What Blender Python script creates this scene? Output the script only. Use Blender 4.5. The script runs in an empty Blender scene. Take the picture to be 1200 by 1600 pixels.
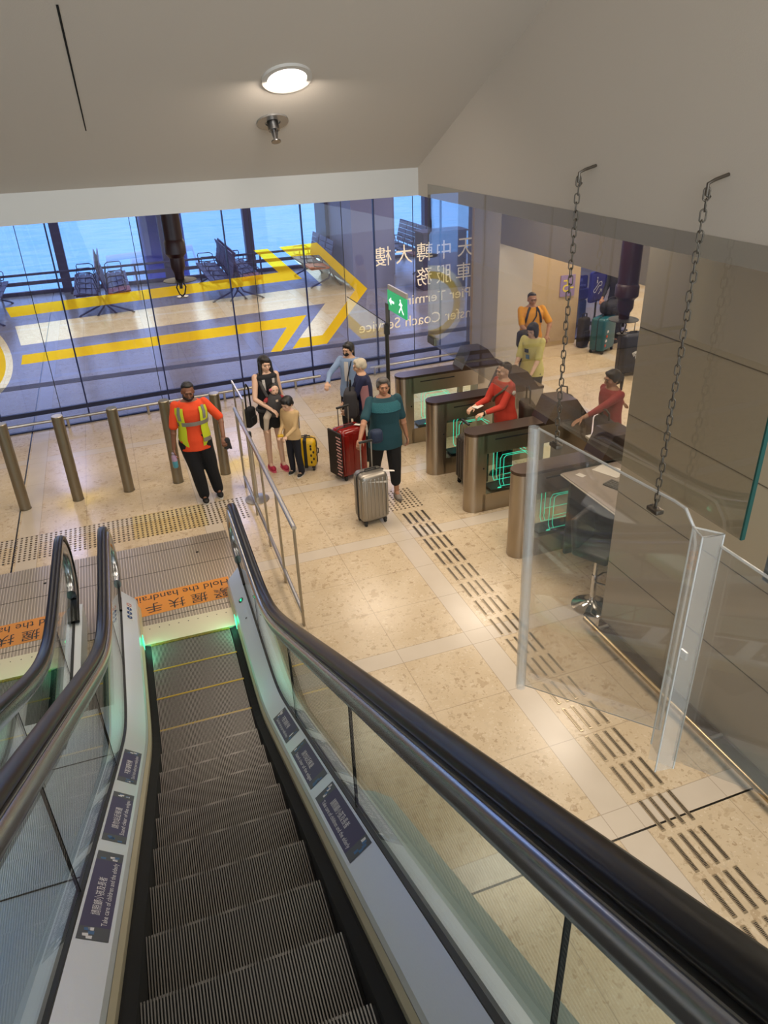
import bpy, bmesh, math, random
from mathutils import Vector, Matrix, noise
from mathutils.geometry import tessellate_polygon
random.seed(7)
SC = bpy.context.scene
COL = SC.collection
PI = math.pi
V = Vector

# ------------------------------------------------------------------ camera
cam_d = bpy.data.cameras.new('camera'); cam = bpy.data.objects.new('camera', cam_d); COL.objects.link(cam)
cam_d.sensor_fit = 'VERTICAL'; cam_d.sensor_height = 24.0; cam_d.lens = 24.0*1150/1600
cam_d.clip_start = 0.02; cam_d.clip_end = 3000
rx_ = V((0.93880844, -0.34281704, -0.03339455)); dy_ = V((-0.1922652, -0.44112827, -0.87660706)); fz_ = V((0.28578455, 0.82938672, -0.48004673))
m3 = Matrix((rx_, -dy_, -fz_)).transposed()
cam.matrix_world = Matrix.Translation((0, 0, 4.5)) @ m3.to_4x4()
SC.camera = cam

# ------------------------------------------------------------------ colour management and world
SC.view_settings.view_transform = 'Standard'; SC.view_settings.look = 'None'
SC.view_settings.gamma = 1.0; SC.view_settings.use_curve_mapping = False
SC.view_settings.exposure = 0.35
W = bpy.data.worlds.new('sky'); SC.world = W; W.use_nodes = True
bgn = W.node_tree.nodes['Background']; bgn.inputs[0].default_value = (0.74, 0.88, 1.0, 1); bgn.inputs[1].default_value = 2.2
SC.cycles.max_bounces = 8; SC.cycles.transparent_max_bounces = 24
SC.cycles.diffuse_bounces = 4; SC.cycles.glossy_bounces = 4; SC.cycles.caustics_reflective = False; SC.cycles.caustics_refractive = False
SC.cycles.sample_clamp_indirect = 4.0

def hexc(h):
    h = h.lstrip('#'); r = [int(h[i:i+2], 16)/255 for i in (0, 2, 4)]
    return tuple(((c/12.92) if c <= .04045 else ((c+.055)/1.055)**2.4) for c in r) + (1,)

def area_lamp(name, loc, size, power, color=(1, .86, .70), rot=(0, 0, 0), sy=None, spread=PI):
    d = bpy.data.lights.new(name, 'AREA'); d.energy = power; d.color = color; d.size = size
    if sy: d.shape = 'RECTANGLE'; d.size_y = sy
    d.spread = spread
    o = bpy.data.objects.new(name, d); o.location = loc; o.rotation_euler = rot; COL.objects.link(o); return o

area_lamp('rear_deck_fill', (-.6, -3.9, 5.3), 4.2, 62, (.92, .95, 1.0), rot=(math.radians(90), 0, 0), sy=2.2)  # cool fill added behind the viewer to brighten the decks and sloping ceiling
WARM = (1.0, .86, .70)
# luminaires of the arrivals hall, set in its ceiling
for (lx, ly, p) in [(3.2, 5.2, 1), (3.0, 2.2, 1.6), (2.6, 8.2, 1), (.6, 8.2, .8), (-2.2, 8.2, .7), (.8, 11.2, .6), (3.6, 11.2, .8), (-2.6, 11.2, .5),
                    (5.2, 7.0, 1), (5.4, 10.2, 1), (5.2, 5.6, .7)]:
    area_lamp('hall_ceiling_lamp', (lx, ly, 4.08), 1.1, 37*p, WARM)
for (lx, ly, p) in [(8.2, 8.0, 1.3), (8.6, 12.0, 1.6), (12, 10, 1.4), (11.5, 15.5, 2.2), (15, 14, 2.0), (9.8, 19, 1.0)]:
    area_lamp('inner_hall_ceiling_lamp', (lx, ly, 4.05), .8, 85*p, WARM)
for (lx, ly) in [(-2, 16), (2, 16), (6, 16), (-2, 20), (2.5, 20)]:
    area_lamp('waiting_hall_ceiling_lamp', (lx, ly, 4.05), .8, 66, (1, .9, .8))
# unseen fill added behind the viewer to lift the light in the escalator void
area_lamp('upper_void_fill', (-.5, -3.2, 7.2), 3.0, 45, (.9, .95, 1.0), rot=(math.radians(28), 0, 0))

# ------------------------------------------------------------------ materials
MATS = {}
def mat(name, color='#808080', rough=.5, metal=0, bump=0, bscale=60, spec=.5, emit=None, estr=1, var=0, vscale=8, coat=0):
    if name in MATS: return MATS[name]
    m = bpy.data.materials.new(name); m.use_nodes = True; nt = m.node_tree; b = nt.nodes['Principled BSDF']
    c = hexc(color) if isinstance(color, str) else color
    b.inputs['Base Color'].default_value = c; b.inputs['Roughness'].default_value = rough; b.inputs['Metallic'].default_value = metal
    b.inputs['Specular IOR Level'].default_value = spec
    if coat: b.inputs['Coat Weight'].default_value = coat; b.inputs['Coat Roughness'].default_value = .08
    if emit:
        b.inputs['Emission Color'].default_value = hexc(emit) if isinstance(emit, str) else emit; b.inputs['Emission Strength'].default_value = estr
    tc = nt.nodes.new('ShaderNodeTexCoord')
    if var:
        n = nt.nodes.new('ShaderNodeTexNoise'); n.inputs['Scale'].default_value = vscale; n.inputs['Detail'].default_value = 4
        nt.links.new(tc.outputs['Object'], n.inputs['Vector'])
        mx = nt.nodes.new('ShaderNodeMix'); mx.data_type = 'RGBA'
        mx.inputs[6].default_value = tuple(x*(1-var) for x in c[:3])+(1,); mx.inputs[7].default_value = tuple(min(1, x*(1+var)) for x in c[:3])+(1,)
        nt.links.new(n.outputs['Fac'], mx.inputs[0]); nt.links.new(mx.outputs[2], b.inputs['Base Color'])
    if bump:
        n = nt.nodes.new('ShaderNodeTexNoise'); n.inputs['Scale'].default_value = bscale; n.inputs['Detail'].default_value = 3
        nt.links.new(tc.outputs['Object'], n.inputs['Vector'])
        bp = nt.nodes.new('ShaderNodeBump'); bp.inputs['Strength'].default_value = bump; bp.inputs['Distance'].default_value = .01
        nt.links.new(n.outputs['Fac'], bp.inputs['Height']); nt.links.new(bp.outputs['Normal'], b.inputs['Normal'])
    MATS[name] = m; return m

def glass(name, tint=(.93, .97, .95), rough=.0, haze=0, hcol=(.5, .5, .5), ior=1.5, gl=1.0):
    if name in MATS: return MATS[name]
    m = bpy.data.materials.new(name); m.use_nodes = True; nt = m.node_tree; nt.nodes.clear()
    out = nt.nodes.new('ShaderNodeOutputMaterial'); tr = nt.nodes.new('ShaderNodeBsdfTransparent'); tr.inputs[0].default_value = tint+(1,)
    g = nt.nodes.new('ShaderNodeBsdfGlossy'); g.inputs['Roughness'].default_value = rough; g.inputs[0].default_value = (gl, gl, gl, 1)
    fr = nt.nodes.new('ShaderNodeFresnel'); ge = nt.nodes.new('ShaderNodeNewGeometry'); mi = nt.nodes.new('ShaderNodeMapRange')
    mi.inputs[3].default_value = ior; mi.inputs[4].default_value = 1/ior; nt.links.new(ge.outputs['Backfacing'], mi.inputs[0]); nt.links.new(mi.outputs[0], fr.inputs[0])
    mx = nt.nodes.new('ShaderNodeMixShader'); src = tr.outputs[0]
    if haze:
        d = nt.nodes.new('ShaderNodeBsdfDiffuse'); d.inputs[0].default_value = hcol+(1,)
        h = nt.nodes.new('ShaderNodeMixShader'); h.inputs[0].default_value = haze
        nt.links.new(tr.outputs[0], h.inputs[1]); nt.links.new(d.outputs[0], h.inputs[2]); src = h.outputs[0]
    nt.links.new(fr.outputs[0], mx.inputs[0]); nt.links.new(src, mx.inputs[1]); nt.links.new(g.outputs[0], mx.inputs[2]); nt.links.new(mx.outputs[0], out.inputs[0])
    MATS[name] = m; return m

def brushed(name, color, rough=.28, axis=0, scale=180, strength=.12):
    m = mat(name, color, rough, 1.0); nt = m.node_tree; b = nt.nodes['Principled BSDF']
    tc = nt.nodes.new('ShaderNodeTexCoord'); mp = nt.nodes.new('ShaderNodeMapping'); s = [scale]*3; s[axis] = 1.5; mp.inputs['Scale'].default_value = s
    n = nt.nodes.new('ShaderNodeTexNoise'); n.inputs['Scale'].default_value = 1; n.inputs['Detail'].default_value = 2
    nt.links.new(tc.outputs['Object'], mp.inputs[0]); nt.links.new(mp.outputs[0], n.inputs['Vector'])
    r = nt.nodes.new('ShaderNodeMapRange'); r.inputs[3].default_value = rough*.7; r.inputs[4].default_value = rough*1.5
    nt.links.new(n.outputs['Fac'], r.inputs[0]); nt.links.new(r.outputs[0], b.inputs['Roughness'])
    bp = nt.nodes.new('ShaderNodeBump'); bp.inputs['Strength'].default_value = strength; bp.inputs['Distance'].default_value = .002
    nt.links.new(n.outputs['Fac'], bp.inputs['Height']); nt.links.new(bp.outputs[0], b.inputs['Normal'])
    return m

def floor_material():
    m = bpy.data.materials.new('terrazzo_floor'); m.use_nodes = True; nt = m.node_tree; b = nt.nodes['Principled BSDF']; L = nt.links.new
    N = nt.nodes.new
    tc = N('ShaderNodeTexCoord'); sx = N('ShaderNodeSeparateXYZ'); L(tc.outputs['Object'], sx.inputs[0])
    def math_(op, a, bb, c=None):
        n = N('ShaderNodeMath'); n.operation = op
        for i, v in enumerate((a, bb, c)):
            if v is None: continue
            if isinstance(v, (int, float)): n.inputs[i].default_value = v
            else: L(v, n.inputs[i])
        return n.outputs[0]
    def mixc(f, a, bb):
        n = N('ShaderNodeMix'); n.data_type = 'RGBA'
        if isinstance(f, (int, float)): n.inputs[0].default_value = f
        else: L(f, n.inputs[0])
        for i, v in ((6, a), (7, bb)):
            if isinstance(v, tuple): n.inputs[i].default_value = v
            else: L(v, n.inputs[i])
        return n.outputs[2]
    X, Y = sx.outputs[0], sx.outputs[1]
    # stone chips
    base = mixc(.5, hexc('#cbb89c'), hexc('#cbb89c'))
    nz = N('ShaderNodeTexNoise'); nz.inputs['Scale'].default_value = 3.5; nz.inputs['Detail'].default_value = 5; L(tc.outputs['Object'], nz.inputs['Vector'])
    base = mixc(nz.outputs['Fac'], hexc('#bda888'), hexc('#d6c5aa'))
    for sc, th, rnd, ca, cb in ((9, .30, .62, '#a89070', '#d3c2a6'), (19, .32, .55, '#9b8263', '#d9cab0'), (45, .30, .5, '#a48c6c', '#dccdb5')):
        nd = N('ShaderNodeTexNoise'); nd.inputs['Scale'].default_value = sc*1.3; L(tc.outputs['Object'], nd.inputs['Vector'])
        ad = N('ShaderNodeVectorMath'); ad.operation = 'MULTIPLY_ADD'; L(nd.outputs['Color'], ad.inputs[0]); ad.inputs[1].default_value = (1.9/sc,)*3; L(tc.outputs['Object'], ad.inputs[2])
        v = N('ShaderNodeTexVoronoi'); v.inputs['Scale'].default_value = sc; L(ad.outputs[0], v.inputs['Vector'])
        sp = N('ShaderNodeSeparateColor'); L(v.outputs['Color'], sp.inputs[0])
        inside = math_('LESS_THAN', v.outputs['Distance'], th*1.3); pick = math_('GREATER_THAN', sp.outputs[0], rnd)
        f = math_('MULTIPLY', inside, pick); f = math_('MULTIPLY', f, .6)
        chip = mixc(sp.outputs[1], hexc(ca), hexc(cb)); base = mixc(f, base, chip)
    # plain pale bands
    def near(src, c, w): return math_('COMPARE', src, c, w/2)
    band = None
    for src, cs, w in ((Y, (2.79, 5.07, 7.12, 8.83, 11.4, 13.6, 15.8, 18, 20.2, 22.4), .2), (X, (2.67, .6, -1.58, -3.75, 4.8, 6.93, 9.06, 11.2, 13.3), .23)):
        for c in cs:
            n_ = near(src, c, w); band = n_ if band is None else math_('MAXIMUM', band, n_)
    base = mixc(band, base, mixc(nz.outputs['Fac'], hexc('#c3b6a4'), hexc('#cfc3b2')))
    # thin joints
    def joint(src, p0, per, w):
        a = math_('SUBTRACT', src, p0); a = math_('DIVIDE', a, per); a = math_('FRACT', a, 0); a = math_('SUBTRACT', a, .5); a = math_('ABSOLUTE', a, 0)
        return math_('GREATER_THAN', a, .5-w/2/per)
    j = None
    for src, cs in ((Y, (2.89, 3.59, 4.28, 4.97, 5.17, 5.8, 6.42, 7.02, 7.22, 7.9, 8.72, 8.94, 9.75, 10.5, 11.3, 11.5, 12.2)), (X, (2.555, 2.785, 1.85, 1.15, .71, .49, 3.5, 4.2, 4.68, 4.92, -.2, -.9, -1.46, -2.4, -3.1, 5.6, 6.3))):
        for c in cs:
            n_ = near(src, c, .007); j = n_ if j is None else math_('MAXIMUM', j, n_)
    base = mixc(math_('MULTIPLY', j, .5), base, hexc('#8a7a66'))
    b1 = math_('MAXIMUM', near(Y, 2.68, .016), near(X, -1.73, .02))
    base = mixc(b1, base, hexc('#1d1a17'))
    L(base, b.inputs['Base Color']); b.inputs['Roughness'].default_value = .2; b.inputs['Specular IOR Level'].default_value = .45
    rr = N('ShaderNodeMapRange'); rr.inputs[3].default_value = .13; rr.inputs[4].default_value = .3; L(nz.outputs['Fac'], rr.inputs[0]); L(rr.outputs[0], b.inputs['Roughness'])
    return m

# ------------------------------------------------------------------ mesh builder
class MB:
    def __init__(s): s.v = []; s.f = []; s.m = []
    def add(s, vs, fs, m=0):
        o = len(s.v); s.v += [tuple(x) for x in vs]; s.f += [tuple(i+o for i in f) for f in fs]; s.m += [m]*len(fs); return s
    def box(s, c, d, R=None, m=0):
        vs = [V(((x-.5)*d[0], (y-.5)*d[1], (z-.5)*d[2])) for z in (0, 1) for y in (0, 1) for x in (0, 1)]
        if R is not None: vs = [R @ v for v in vs]
        vs = [v+V(c) for v in vs]
        return s.add(vs, [(0, 2, 3, 1), (4, 5, 7, 6), (0, 1, 5, 4), (2, 6, 7, 3), (0, 4, 6, 2), (1, 3, 7, 5)], m)
    def rbox(s, c, d, r=.02, R=None, m=0, seg=3):
        bm = bmesh.new(); bmesh.ops.create_cube(bm, size=1)
        for v in bm.verts: v.co = V((v.co.x*d[0], v.co.y*d[1], v.co.z*d[2]))
        bmesh.ops.bevel(bm, geom=bm.edges[:], offset=r, segments=seg, affect='EDGES', profile=.5)
        vs = [(R @ v.co if R is not None else v.co)+V(c) for v in bm.verts]; bm.verts.ensure_lookup_table()
        fs = [[v.index for v in f.verts] for f in bm.faces]; bm.free(); return s.add(vs, fs, m)
    def prism(s, poly, a, b, axis='Y', m=0):
        # poly in the two other axes; extruded along axis from a to b
        def mk(p, t):
            return {'X': (t, p[0], p[1]), 'Y': (p[0], t, p[1]), 'Z': (p[0], p[1], t)}[axis]
        n = len(poly); vs = [mk(p, a) for p in poly]+[mk(p, b) for p in poly]
        tri = tessellate_polygon([[V((p[0], p[1], 0)) for p in poly]])
        fs = [tuple(t) for t in tri]+[tuple(i+n for i in t) for t in tri]+[(i, (i+1) % n, (i+1) % n+n, i+n) for i in range(n)]
        return s.add(vs, fs, m)
    def loft(s, rings, closed=True, caps=True, m=0):
        n = len(rings[0]); vs = [p for r in rings for p in r]; fs = []
        for i in range(len(rings)-1):
            for j in range(n if closed else n-1):
                k = (j+1) % n; fs.append((i*n+j, i*n+k, (i+1)*n+k, (i+1)*n+j))
        if caps and closed:
            fs.append(tuple(range(n-1, -1, -1))); o = (len(rings)-1)*n; fs.append(tuple(o+i for i in range(n)))
        return s.add(vs, fs, m)
    def tube(s, pts, r, n=10, m=0, caps=True, squash=None):
        pts = [V(p) for p in pts]; rs = r if isinstance(r, (list, tuple)) else [r]*len(pts)
        rings = []; prev = None
        for i, p in enumerate(pts):
            t = (pts[min(i+1, len(pts)-1)]-pts[max(i-1, 0)]).normalized()
            if prev is None:
                a = V((0, 0, 1)) if abs(t.z) < .9 else V((1, 0, 0)); u = t.cross(a).normalized()
            else: u = (prev-t*prev.dot(t)).normalized()
            prev = u; w = t.cross(u)
            rings.append([p+u*(rs[i]*math.cos(2*PI*j/n))+w*(rs[i]*math.sin(2*PI*j/n)) for j in range(n)])
        return s.loft(rings, True, caps, m)
    def cyl(s, c, r, h, n=24, m=0, r2=None): 
        return s.tube([c, (c[0], c[1], c[2]+h)], [r, r if r2 is None else r2], n, m)
    def lathe(s, prof, c, n=24, m=0):
        return s.loft([[(c[0]+r*math.cos(2*PI*j/n), c[1]+r*math.sin(2*PI*j/n), c[2]+z) for j in range(n)] for r, z in prof], True, True, m)
    def capsule(s, a, b, r1, r2=None, n=12, k=4, m=0):
        r2 = r1 if r2 is None else r2; a = V(a); b = V(b); t = (b-a).normalized() if (b-a).length > 1e-6 else V((0, 0, 1)); pts = []; rs = []
        for i in range(k+1):
            th = PI/2*(1-i/k)*.98; pts.append(a-t*r1*math.sin(th)); rs.append(max(r1*math.cos(th), 1e-4))
        for i in range(k+1):
            th = PI/2*(i/k)*.98; pts.append(b+t*r2*math.sin(th)); rs.append(max(r2*math.cos(th), 1e-4))
        return s.tube(pts, rs, n, m)
    def ell(s, c, r, R=None, n=16, k=10, m=0):
        rings = []
        for i in range(k+1):
            th = -PI/2+PI*i/k; cz = math.sin(th); cr = max(math.cos(th), .01); ring = []
            for j in range(n):
                p = V((r[0]*cr*math.cos(2*PI*j/n), r[1]*cr*math.sin(2*PI*j/n), r[2]*cz))
                if R is not None: p = R @ p
                ring.append(p+V(c))
            rings.append(ring)
        return s.loft(rings, True, True, m)
    def quad(s, a, b, c, d, m=0): return s.add([a, b, c, d], [(0, 1, 2, 3)], m)
    def build(s, name, mats, parent=None, smooth=False, loc=None, rotz=0, angle=None, fix=True):
        me = bpy.data.meshes.new(name); me.from_pydata(s.v, [], s.f)
        mats = mats if isinstance(mats, (list, tuple)) else [mats]
        for x in mats: me.materials.append(x)
        me.polygons.foreach_set('material_index', s.m)
        if fix:
            bm = bmesh.new(); bm.from_mesh(me); bmesh.ops.recalc_face_normals(bm, faces=bm.faces[:]); bm.to_mesh(me); bm.free()
        if smooth: 
            me.polygons.foreach_set('use_smooth', [True]*len(me.polygons))
            if angle is None: angle = 35
            me.set_sharp_from_angle(angle=math.radians(angle))
        me.update()
        o = bpy.data.objects.new(name, me); COL.objects.link(o)
        if parent: o.parent = parent
        if loc: o.location = loc
        if rotz: o.rotation_euler = (0, 0, rotz)
        return o

def tag(o, label=None, cat=None, group=None, kind=None):
    if label: o['label'] = label
    if cat: o['category'] = cat
    if group: o['group'] = group
    if kind: o['kind'] = kind
    return o
def thing(name, label, cat, loc=(0, 0, 0), rotz=0, group=None):
    o = bpy.data.objects.new(name, None); COL.objects.link(o); o.location = loc; o.rotation_euler = (0, 0, rotz); o.empty_display_size = .2
    return tag(o, label, cat, group)
def structure(o): o['kind'] = 'structure'; return o
def dup(root, loc, rotz=None, label=None):
    r = root.copy(); COL.objects.link(r); r.location = loc
    if rotz is not None: r.rotation_euler = (0, 0, rotz)
    if label: r['label'] = label
    for ch in list(root.children):
        c = ch.copy(); COL.objects.link(c); c.parent = r
        for g in list(ch.children):
            d = g.copy(); COL.objects.link(d); d.parent = c
    return r

def blend(mb, voxel=.008, smooth=2):
    """fuse overlapping closed shapes into one continuous surface, return verts/faces as MB"""
    me = bpy.data.meshes.new('tmp'); me.from_pydata(mb.v, [], mb.f)
    bm = bmesh.new(); bm.from_mesh(me); bmesh.ops.recalc_face_normals(bm, faces=bm.faces[:]); bm.to_mesh(me); bm.free()
    o = bpy.data.objects.new('tmp', me); COL.objects.link(o)
    r = o.modifiers.new('r', 'REMESH'); r.mode = 'VOXEL'; r.voxel_size = voxel
    if smooth: sm = o.modifiers.new('s', 'SMOOTH'); sm.factor = .5; sm.iterations = smooth
    dg = bpy.context.evaluated_depsgraph_get(); dg.update()
    m2 = bpy.data.meshes.new_from_object(o.evaluated_get(dg))
    out = MB(); out.add([v.co[:] for v in m2.vertices], [tuple(p.vertices) for p in m2.polygons])
    bpy.data.objects.remove(o); bpy.data.meshes.remove(me); bpy.data.meshes.remove(m2)
    return out

_tc = {}
def text_mesh(s):
    if s in _tc: return _tc[s]
    cu = bpy.data.curves.new('t', 'FONT'); cu.body = s; cu.size = 1; cu.resolution_u = 3
    o = bpy.data.objects.new('t', cu); COL.objects.link(o)
    dg = bpy.context.evaluated_depsgraph_get(); dg.update()
    me = bpy.data.meshes.new_from_object(o.evaluated_get(dg))
    vs = [v.co.copy() for v in me.vertices]; fs = [tuple(p.vertices) for p in me.polygons]
    bpy.data.objects.remove(o); bpy.data.curves.remove(cu); bpy.data.meshes.remove(me)
    x0 = min(v.x for v in vs); x1 = max(v.x for v in vs); y0 = min(v.y for v in vs); y1 = max(v.y for v in vs)
    vs = [((v.x-x0)/(x1-x0), (v.y-y0)/(y1-y0)) for v in vs]
    _tc[s] = (vs, fs); return _tc[s]
def put_text(mb, s, o, ux, uy, w, h, m=0, bold=0):
    """write s in the box with lower-left corner o, unit directions ux (reading) and uy (up)"""
    vs, fs = text_mesh(s); o = V(o); ux = V(ux); uy = V(uy)
    mb.add([o+ux*(a*w)+uy*(b*h) for a, b in vs], fs, m)
    return mb

def fillpoly(mb, outer, holes, fn, m=0):
    polys = [[V((p[0], p[1], 0)) for p in outer]]+[[V((p[0], p[1], 0)) for p in h] for h in holes]
    tri = tessellate_polygon(polys); flat = [p for l in polys for p in l]
    mb.add([fn(p.x, p.y) for p in flat], [tuple(t) for t in tri], m); return mb

# ------------------------------------------------------------------ common materials
steel = brushed('brushed_steel', '#b9b6b0', .3, 2)
gate_steel = brushed('gate_brushed_steel', '#a79b8b', .3, 2)
deck_steel = brushed('deck_brushed_steel', '#cfd6de', .36, 1, 220, .08)
chrome = mat('polished_chrome', '#d8d8d8', .08, 1)
alu = mat('handrail_guide_aluminium', '#a9acb2', .24, 1)
rubber = mat('black_handrail_rubber', '#06070a', .3, 0, spec=.32)
black = mat('black_plastic', '#0b0b0c', .5)
dark = mat('dark_gap', '#050505', .8)
paint = mat('warm_white_ceiling_paint', '#d0c2b2', .7, bump=.05, bscale=200)
bal_glass = glass('balustrade_glass', (.90, .955, .94), ior=1.5)
clear = glass('clear_glass', (.93, .96, .95))
smoke = glass('smoke_barrier_glass', (.80, .80, .78), ior=1.75)
acry = glass('acrylic_sheet', (.90, .89, .87), haze=.07, hcol=(.8, .8, .8), ior=1.49)
acry_edge = glass('acrylic_cut_edge', (.8, .8, .78), haze=.6, hcol=(.98, .95, .9), rough=.15)
white_paint = mat('white_wall_paint', '#c9c2b8', .6)
cream = mat('cream_comb_metal', '#d8cfb4', .4, .4)

# ------------------------------------------------------------------ floor, ceilings, walls
mb = MB(); fillpoly(mb, [(-9, -4), (22, -4), (22, 24.7), (-9, 24.7)], [[(-2.42, -3.5), (.62, -3.5), (.62, 6.13), (-2.28, 6.13)]], lambda a, b_: (a, b_, 0))
fl = mb.build('floor', floor_material()); structure(fl)
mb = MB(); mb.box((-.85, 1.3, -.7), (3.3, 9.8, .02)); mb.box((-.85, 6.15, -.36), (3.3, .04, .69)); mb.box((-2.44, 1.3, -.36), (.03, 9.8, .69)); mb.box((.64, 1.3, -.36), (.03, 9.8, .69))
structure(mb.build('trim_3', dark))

ZC = 4.12
c = MB()
c.box((6.5, 14.2, ZC+.1), (31, 21.1, .2)); c.box((11.81, -.2, ZC+.1), (20.38, 7.7, .2)); c.box((-6.4, -.2, ZC+.1), (5.2, 7.7, .2))
structure(c.build('ceiling', mat('hall_ceiling_paint', '#cbc3b8', .7)))
# ceiling over the escalator, parallel to its incline, with its front fascia
c = MB()
def slz(y): return 4.245+(3.65-y)*.484
c.prism([(3.65, ZC), (3.65, 4.245), (-4.2, slz(-4.2)), (-4.2, slz(-4.2)+.12), (3.77, slz(3.65)+.14), (3.77, ZC)], -3.85, 1.5, 'X')
structure(c.build('ceiling', paint)).name = 'ceiling'
structure(MB().box((1.56, -.28, 6.15), (.12, 7.9, 4.06)).build('wall_right', paint))
structure(MB().box((-3.86, -.28, 6.0), (.12, 7.9, 3.9)).build('wall_left', paint))
# hairline joint in the sloping ceiling
j = MB(); y0, y1 = 3.19, 2.55
j.quad((.012, y0, slz(y0)-.0015), (.016, y0, slz(y0)-.0015), (.006, y1, slz(y1)-.0015), (-.001, y1, slz(y1)-.0015))
structure(j.build('trim_1', dark))

# far hall windows, sea
sea_m = bpy.data.materials.new('sea_water'); sea_m.use_nodes = True
nt = sea_m.node_tree; b = nt.nodes['Principled BSDF']; b.inputs['Base Color'].default_value = hexc('#b0ecec'); b.inputs['Roughness'].default_value = .35
tc = nt.nodes.new('ShaderNodeTexCoord'); mp = nt.nodes.new('ShaderNodeMapping'); mp.inputs['Scale'].default_value = (.35, .9, 1)
n = nt.nodes.new('ShaderNodeTexNoise'); n.inputs['Scale'].default_value = 1.3; n.inputs['Detail'].default_value = 6
bp = nt.nodes.new('ShaderNodeBump'); bp.inputs['Strength'].default_value = .9; bp.inputs['Distance'].default_value = .5
rp = nt.nodes.new('ShaderNodeMapRange'); rp.inputs[1].default_value = .3; rp.inputs[2].default_value = .7
mx = nt.nodes.new('ShaderNodeMix'); mx.data_type = 'RGBA'; mx.inputs[6].default_value = hexc('#98e0e6'); mx.inputs[7].default_value = hexc('#ccf6f4')
nt.links.new(tc.outputs['Object'], mp.inputs[0]); nt.links.new(mp.outputs[0], n.inputs['Vector']); nt.links.new(n.outputs['Fac'], bp.inputs['Height']); nt.links.new(bp.outputs[0], b.inputs['Normal'])
nt.links.new(n.outputs['Fac'], rp.inputs[0]); nt.links.new(rp.outputs[0], mx.inputs[0]); nt.links.new(mx.outputs[2], b.inputs['Base Color'])
sea = MB().quad((-400, 26, -5), (400, 26, -5), (400, 900, -5), (-400, 900, -5)).build('sea', sea_m); tag(sea, 'pale rippled sea beyond the waiting hall windows', 'sea', kind='stuff')

mull = mat('window_mullion_paint', '#6a5f62', .5)
wins = [-6.0, -2.35, 1.15, 3.75, 6.3, 8.2, 10.2]
wins = [-5.6, -1.3, 1.72, 4.3, 6.9, 10.4, 14]
for i, (a, b_) in enumerate(zip(wins[:-1], wins[1:])):
    w = thing('window_%d' % (i+1), 'floor to ceiling waiting hall window number facing the sea', 'window'); w['kind'] = 'structure'; del w['label']; del w['category']
    MB().box(((a+b_)/2, 24.65, 2.05), (b_-a, .02, 4.1)).build('pane', clear, w)
    f = MB(); f.box((b_, 24.6, 2.05), (.26, .3, 4.1)); f.box(((a+b_)/2, 24.65, .05), (b_-a, .12, .1)); f.build('window_frame', mull, w)
# rail along the window
rl = thing('window_guard_rail', 'long two bar guard rail in front of the sea windows', 'rail', (0, 24.1, 0))
MB().tube([(-6, 0, .66), (6.3, 0, .66)], .035, 10).build('top_rail', mull, rl, True)
MB().box((.15, 0, .42), (12.3, .04, .10)).build('lower_rail', mull, rl)
for x in [-5+1.9*k for k in range(6)]: MB().box((x, 0, .33), (.05, .03, .66)).build('post', mull, rl)

# block of walls at the far right of the waiting hall
lav = mat('pale_partition_paint', '#b9b4b0', .6); drk = mat('dark_partition_laminate', '#5c5656', .5)
w = MB(); w.box((7.0, 22.2, 2.05), (1.2, 3.6, 4.1)); structure(w.build('wall_back', lav))
tag(MB().tube([(6.32, 20.5, .12), (6.32, 22.6, .12)], .04, 10).build('bump_rail', steel, None, True), 'polished bump rail at the foot of the pale far wall behind the arrow point', 'rail')
tag(MB().rbox((6.34, 23.2, 2.2), (.1, 1.2, 3.6), .02).build('display_cabinet', drk), 'dark tall panel beside the last sea window', 'panel')
cb = thing('counter_cabinet', 'tall dark cabinet behind the mirrored lettering, past the far wall', 'cabinet', (8.75, 19.7, 0))
MB().rbox((0, 0, .75), (1.3, .6, 1.5), .02).build('body', drk, cb); MB().box((0, -.01, 1.52), (1.36, .66, .04)).build('countertop', mull, cb)
MB().box((0, -.305, .75), (.01, .01, 1.4)).build('door_gap', dark, cb)
cp = MB().rbox((8.0, 22.2, 2.05), (.5, .5, 4.1), .05).build('column', lav); tag(cp, 'pale square column by the far window, right of the partition', 'column')

# ------------------------------------------------------------------ purple film glass wall
PW = lambda s, z, d=0: (s, 12.83+.065*s-d, z)
film = glass('purple_window_film', (.30, .37, .76), haze=.10, hcol=(.20, .20, .50), ior=1.45)
yel = glass('yellow_window_film', (.95, .70, .05), haze=.45, hcol=(.95, .66, .03), ior=1.45)
wht = glass('frosted_clear_film', (.93, .93, .93), haze=.06, hcol=(.9, .9, .9), ior=1.45)
let = mat('cream_vinyl_lettering', '#fff6e6', .5)
yA = [(2.774, 2.496), (3.454, 2.507), (4.361, 1.62), (3.509, .72), (2.841, .722), (2.991, .894), (3.434, .891), (4.121, 1.625), (3.473, 2.303), (2.973, 2.32)]
wA = [(-1.56, 1.728), (3.503, 1.775), (2.973, 2.32), (3.473, 2.303), (4.121, 1.625), (3.434, .891), (2.991, .894), (3.527, 1.456), (-1.55, 1.424)]
yB = [(2.326, 2.487), (2.571, 2.489), (3.134, 1.931), (-1.584, 1.87), (-1.626, 2.022), (2.719, 2.084)]
yC = [(-1.568, 1.272), (3.161, 1.296), (2.628, .706), (2.431, .724), (2.772, 1.123), (-1.623, 1.124)]
def circ(cx, cz, r, n=48): return [(cx+r*math.cos(2*PI*i/n), cz+r*math.sin(2*PI*i/n)) for i in range(n)]
CC = (-2.42, 1.30)
union = [(2.774, 2.496), (3.454, 2.507), (4.361, 1.62), (3.509, .72), (2.841, .722), (2.991, .894), (3.527, 1.456), (-1.55, 1.424), (-1.56, 1.728), (3.503, 1.775), (2.973, 2.32)]
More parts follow.
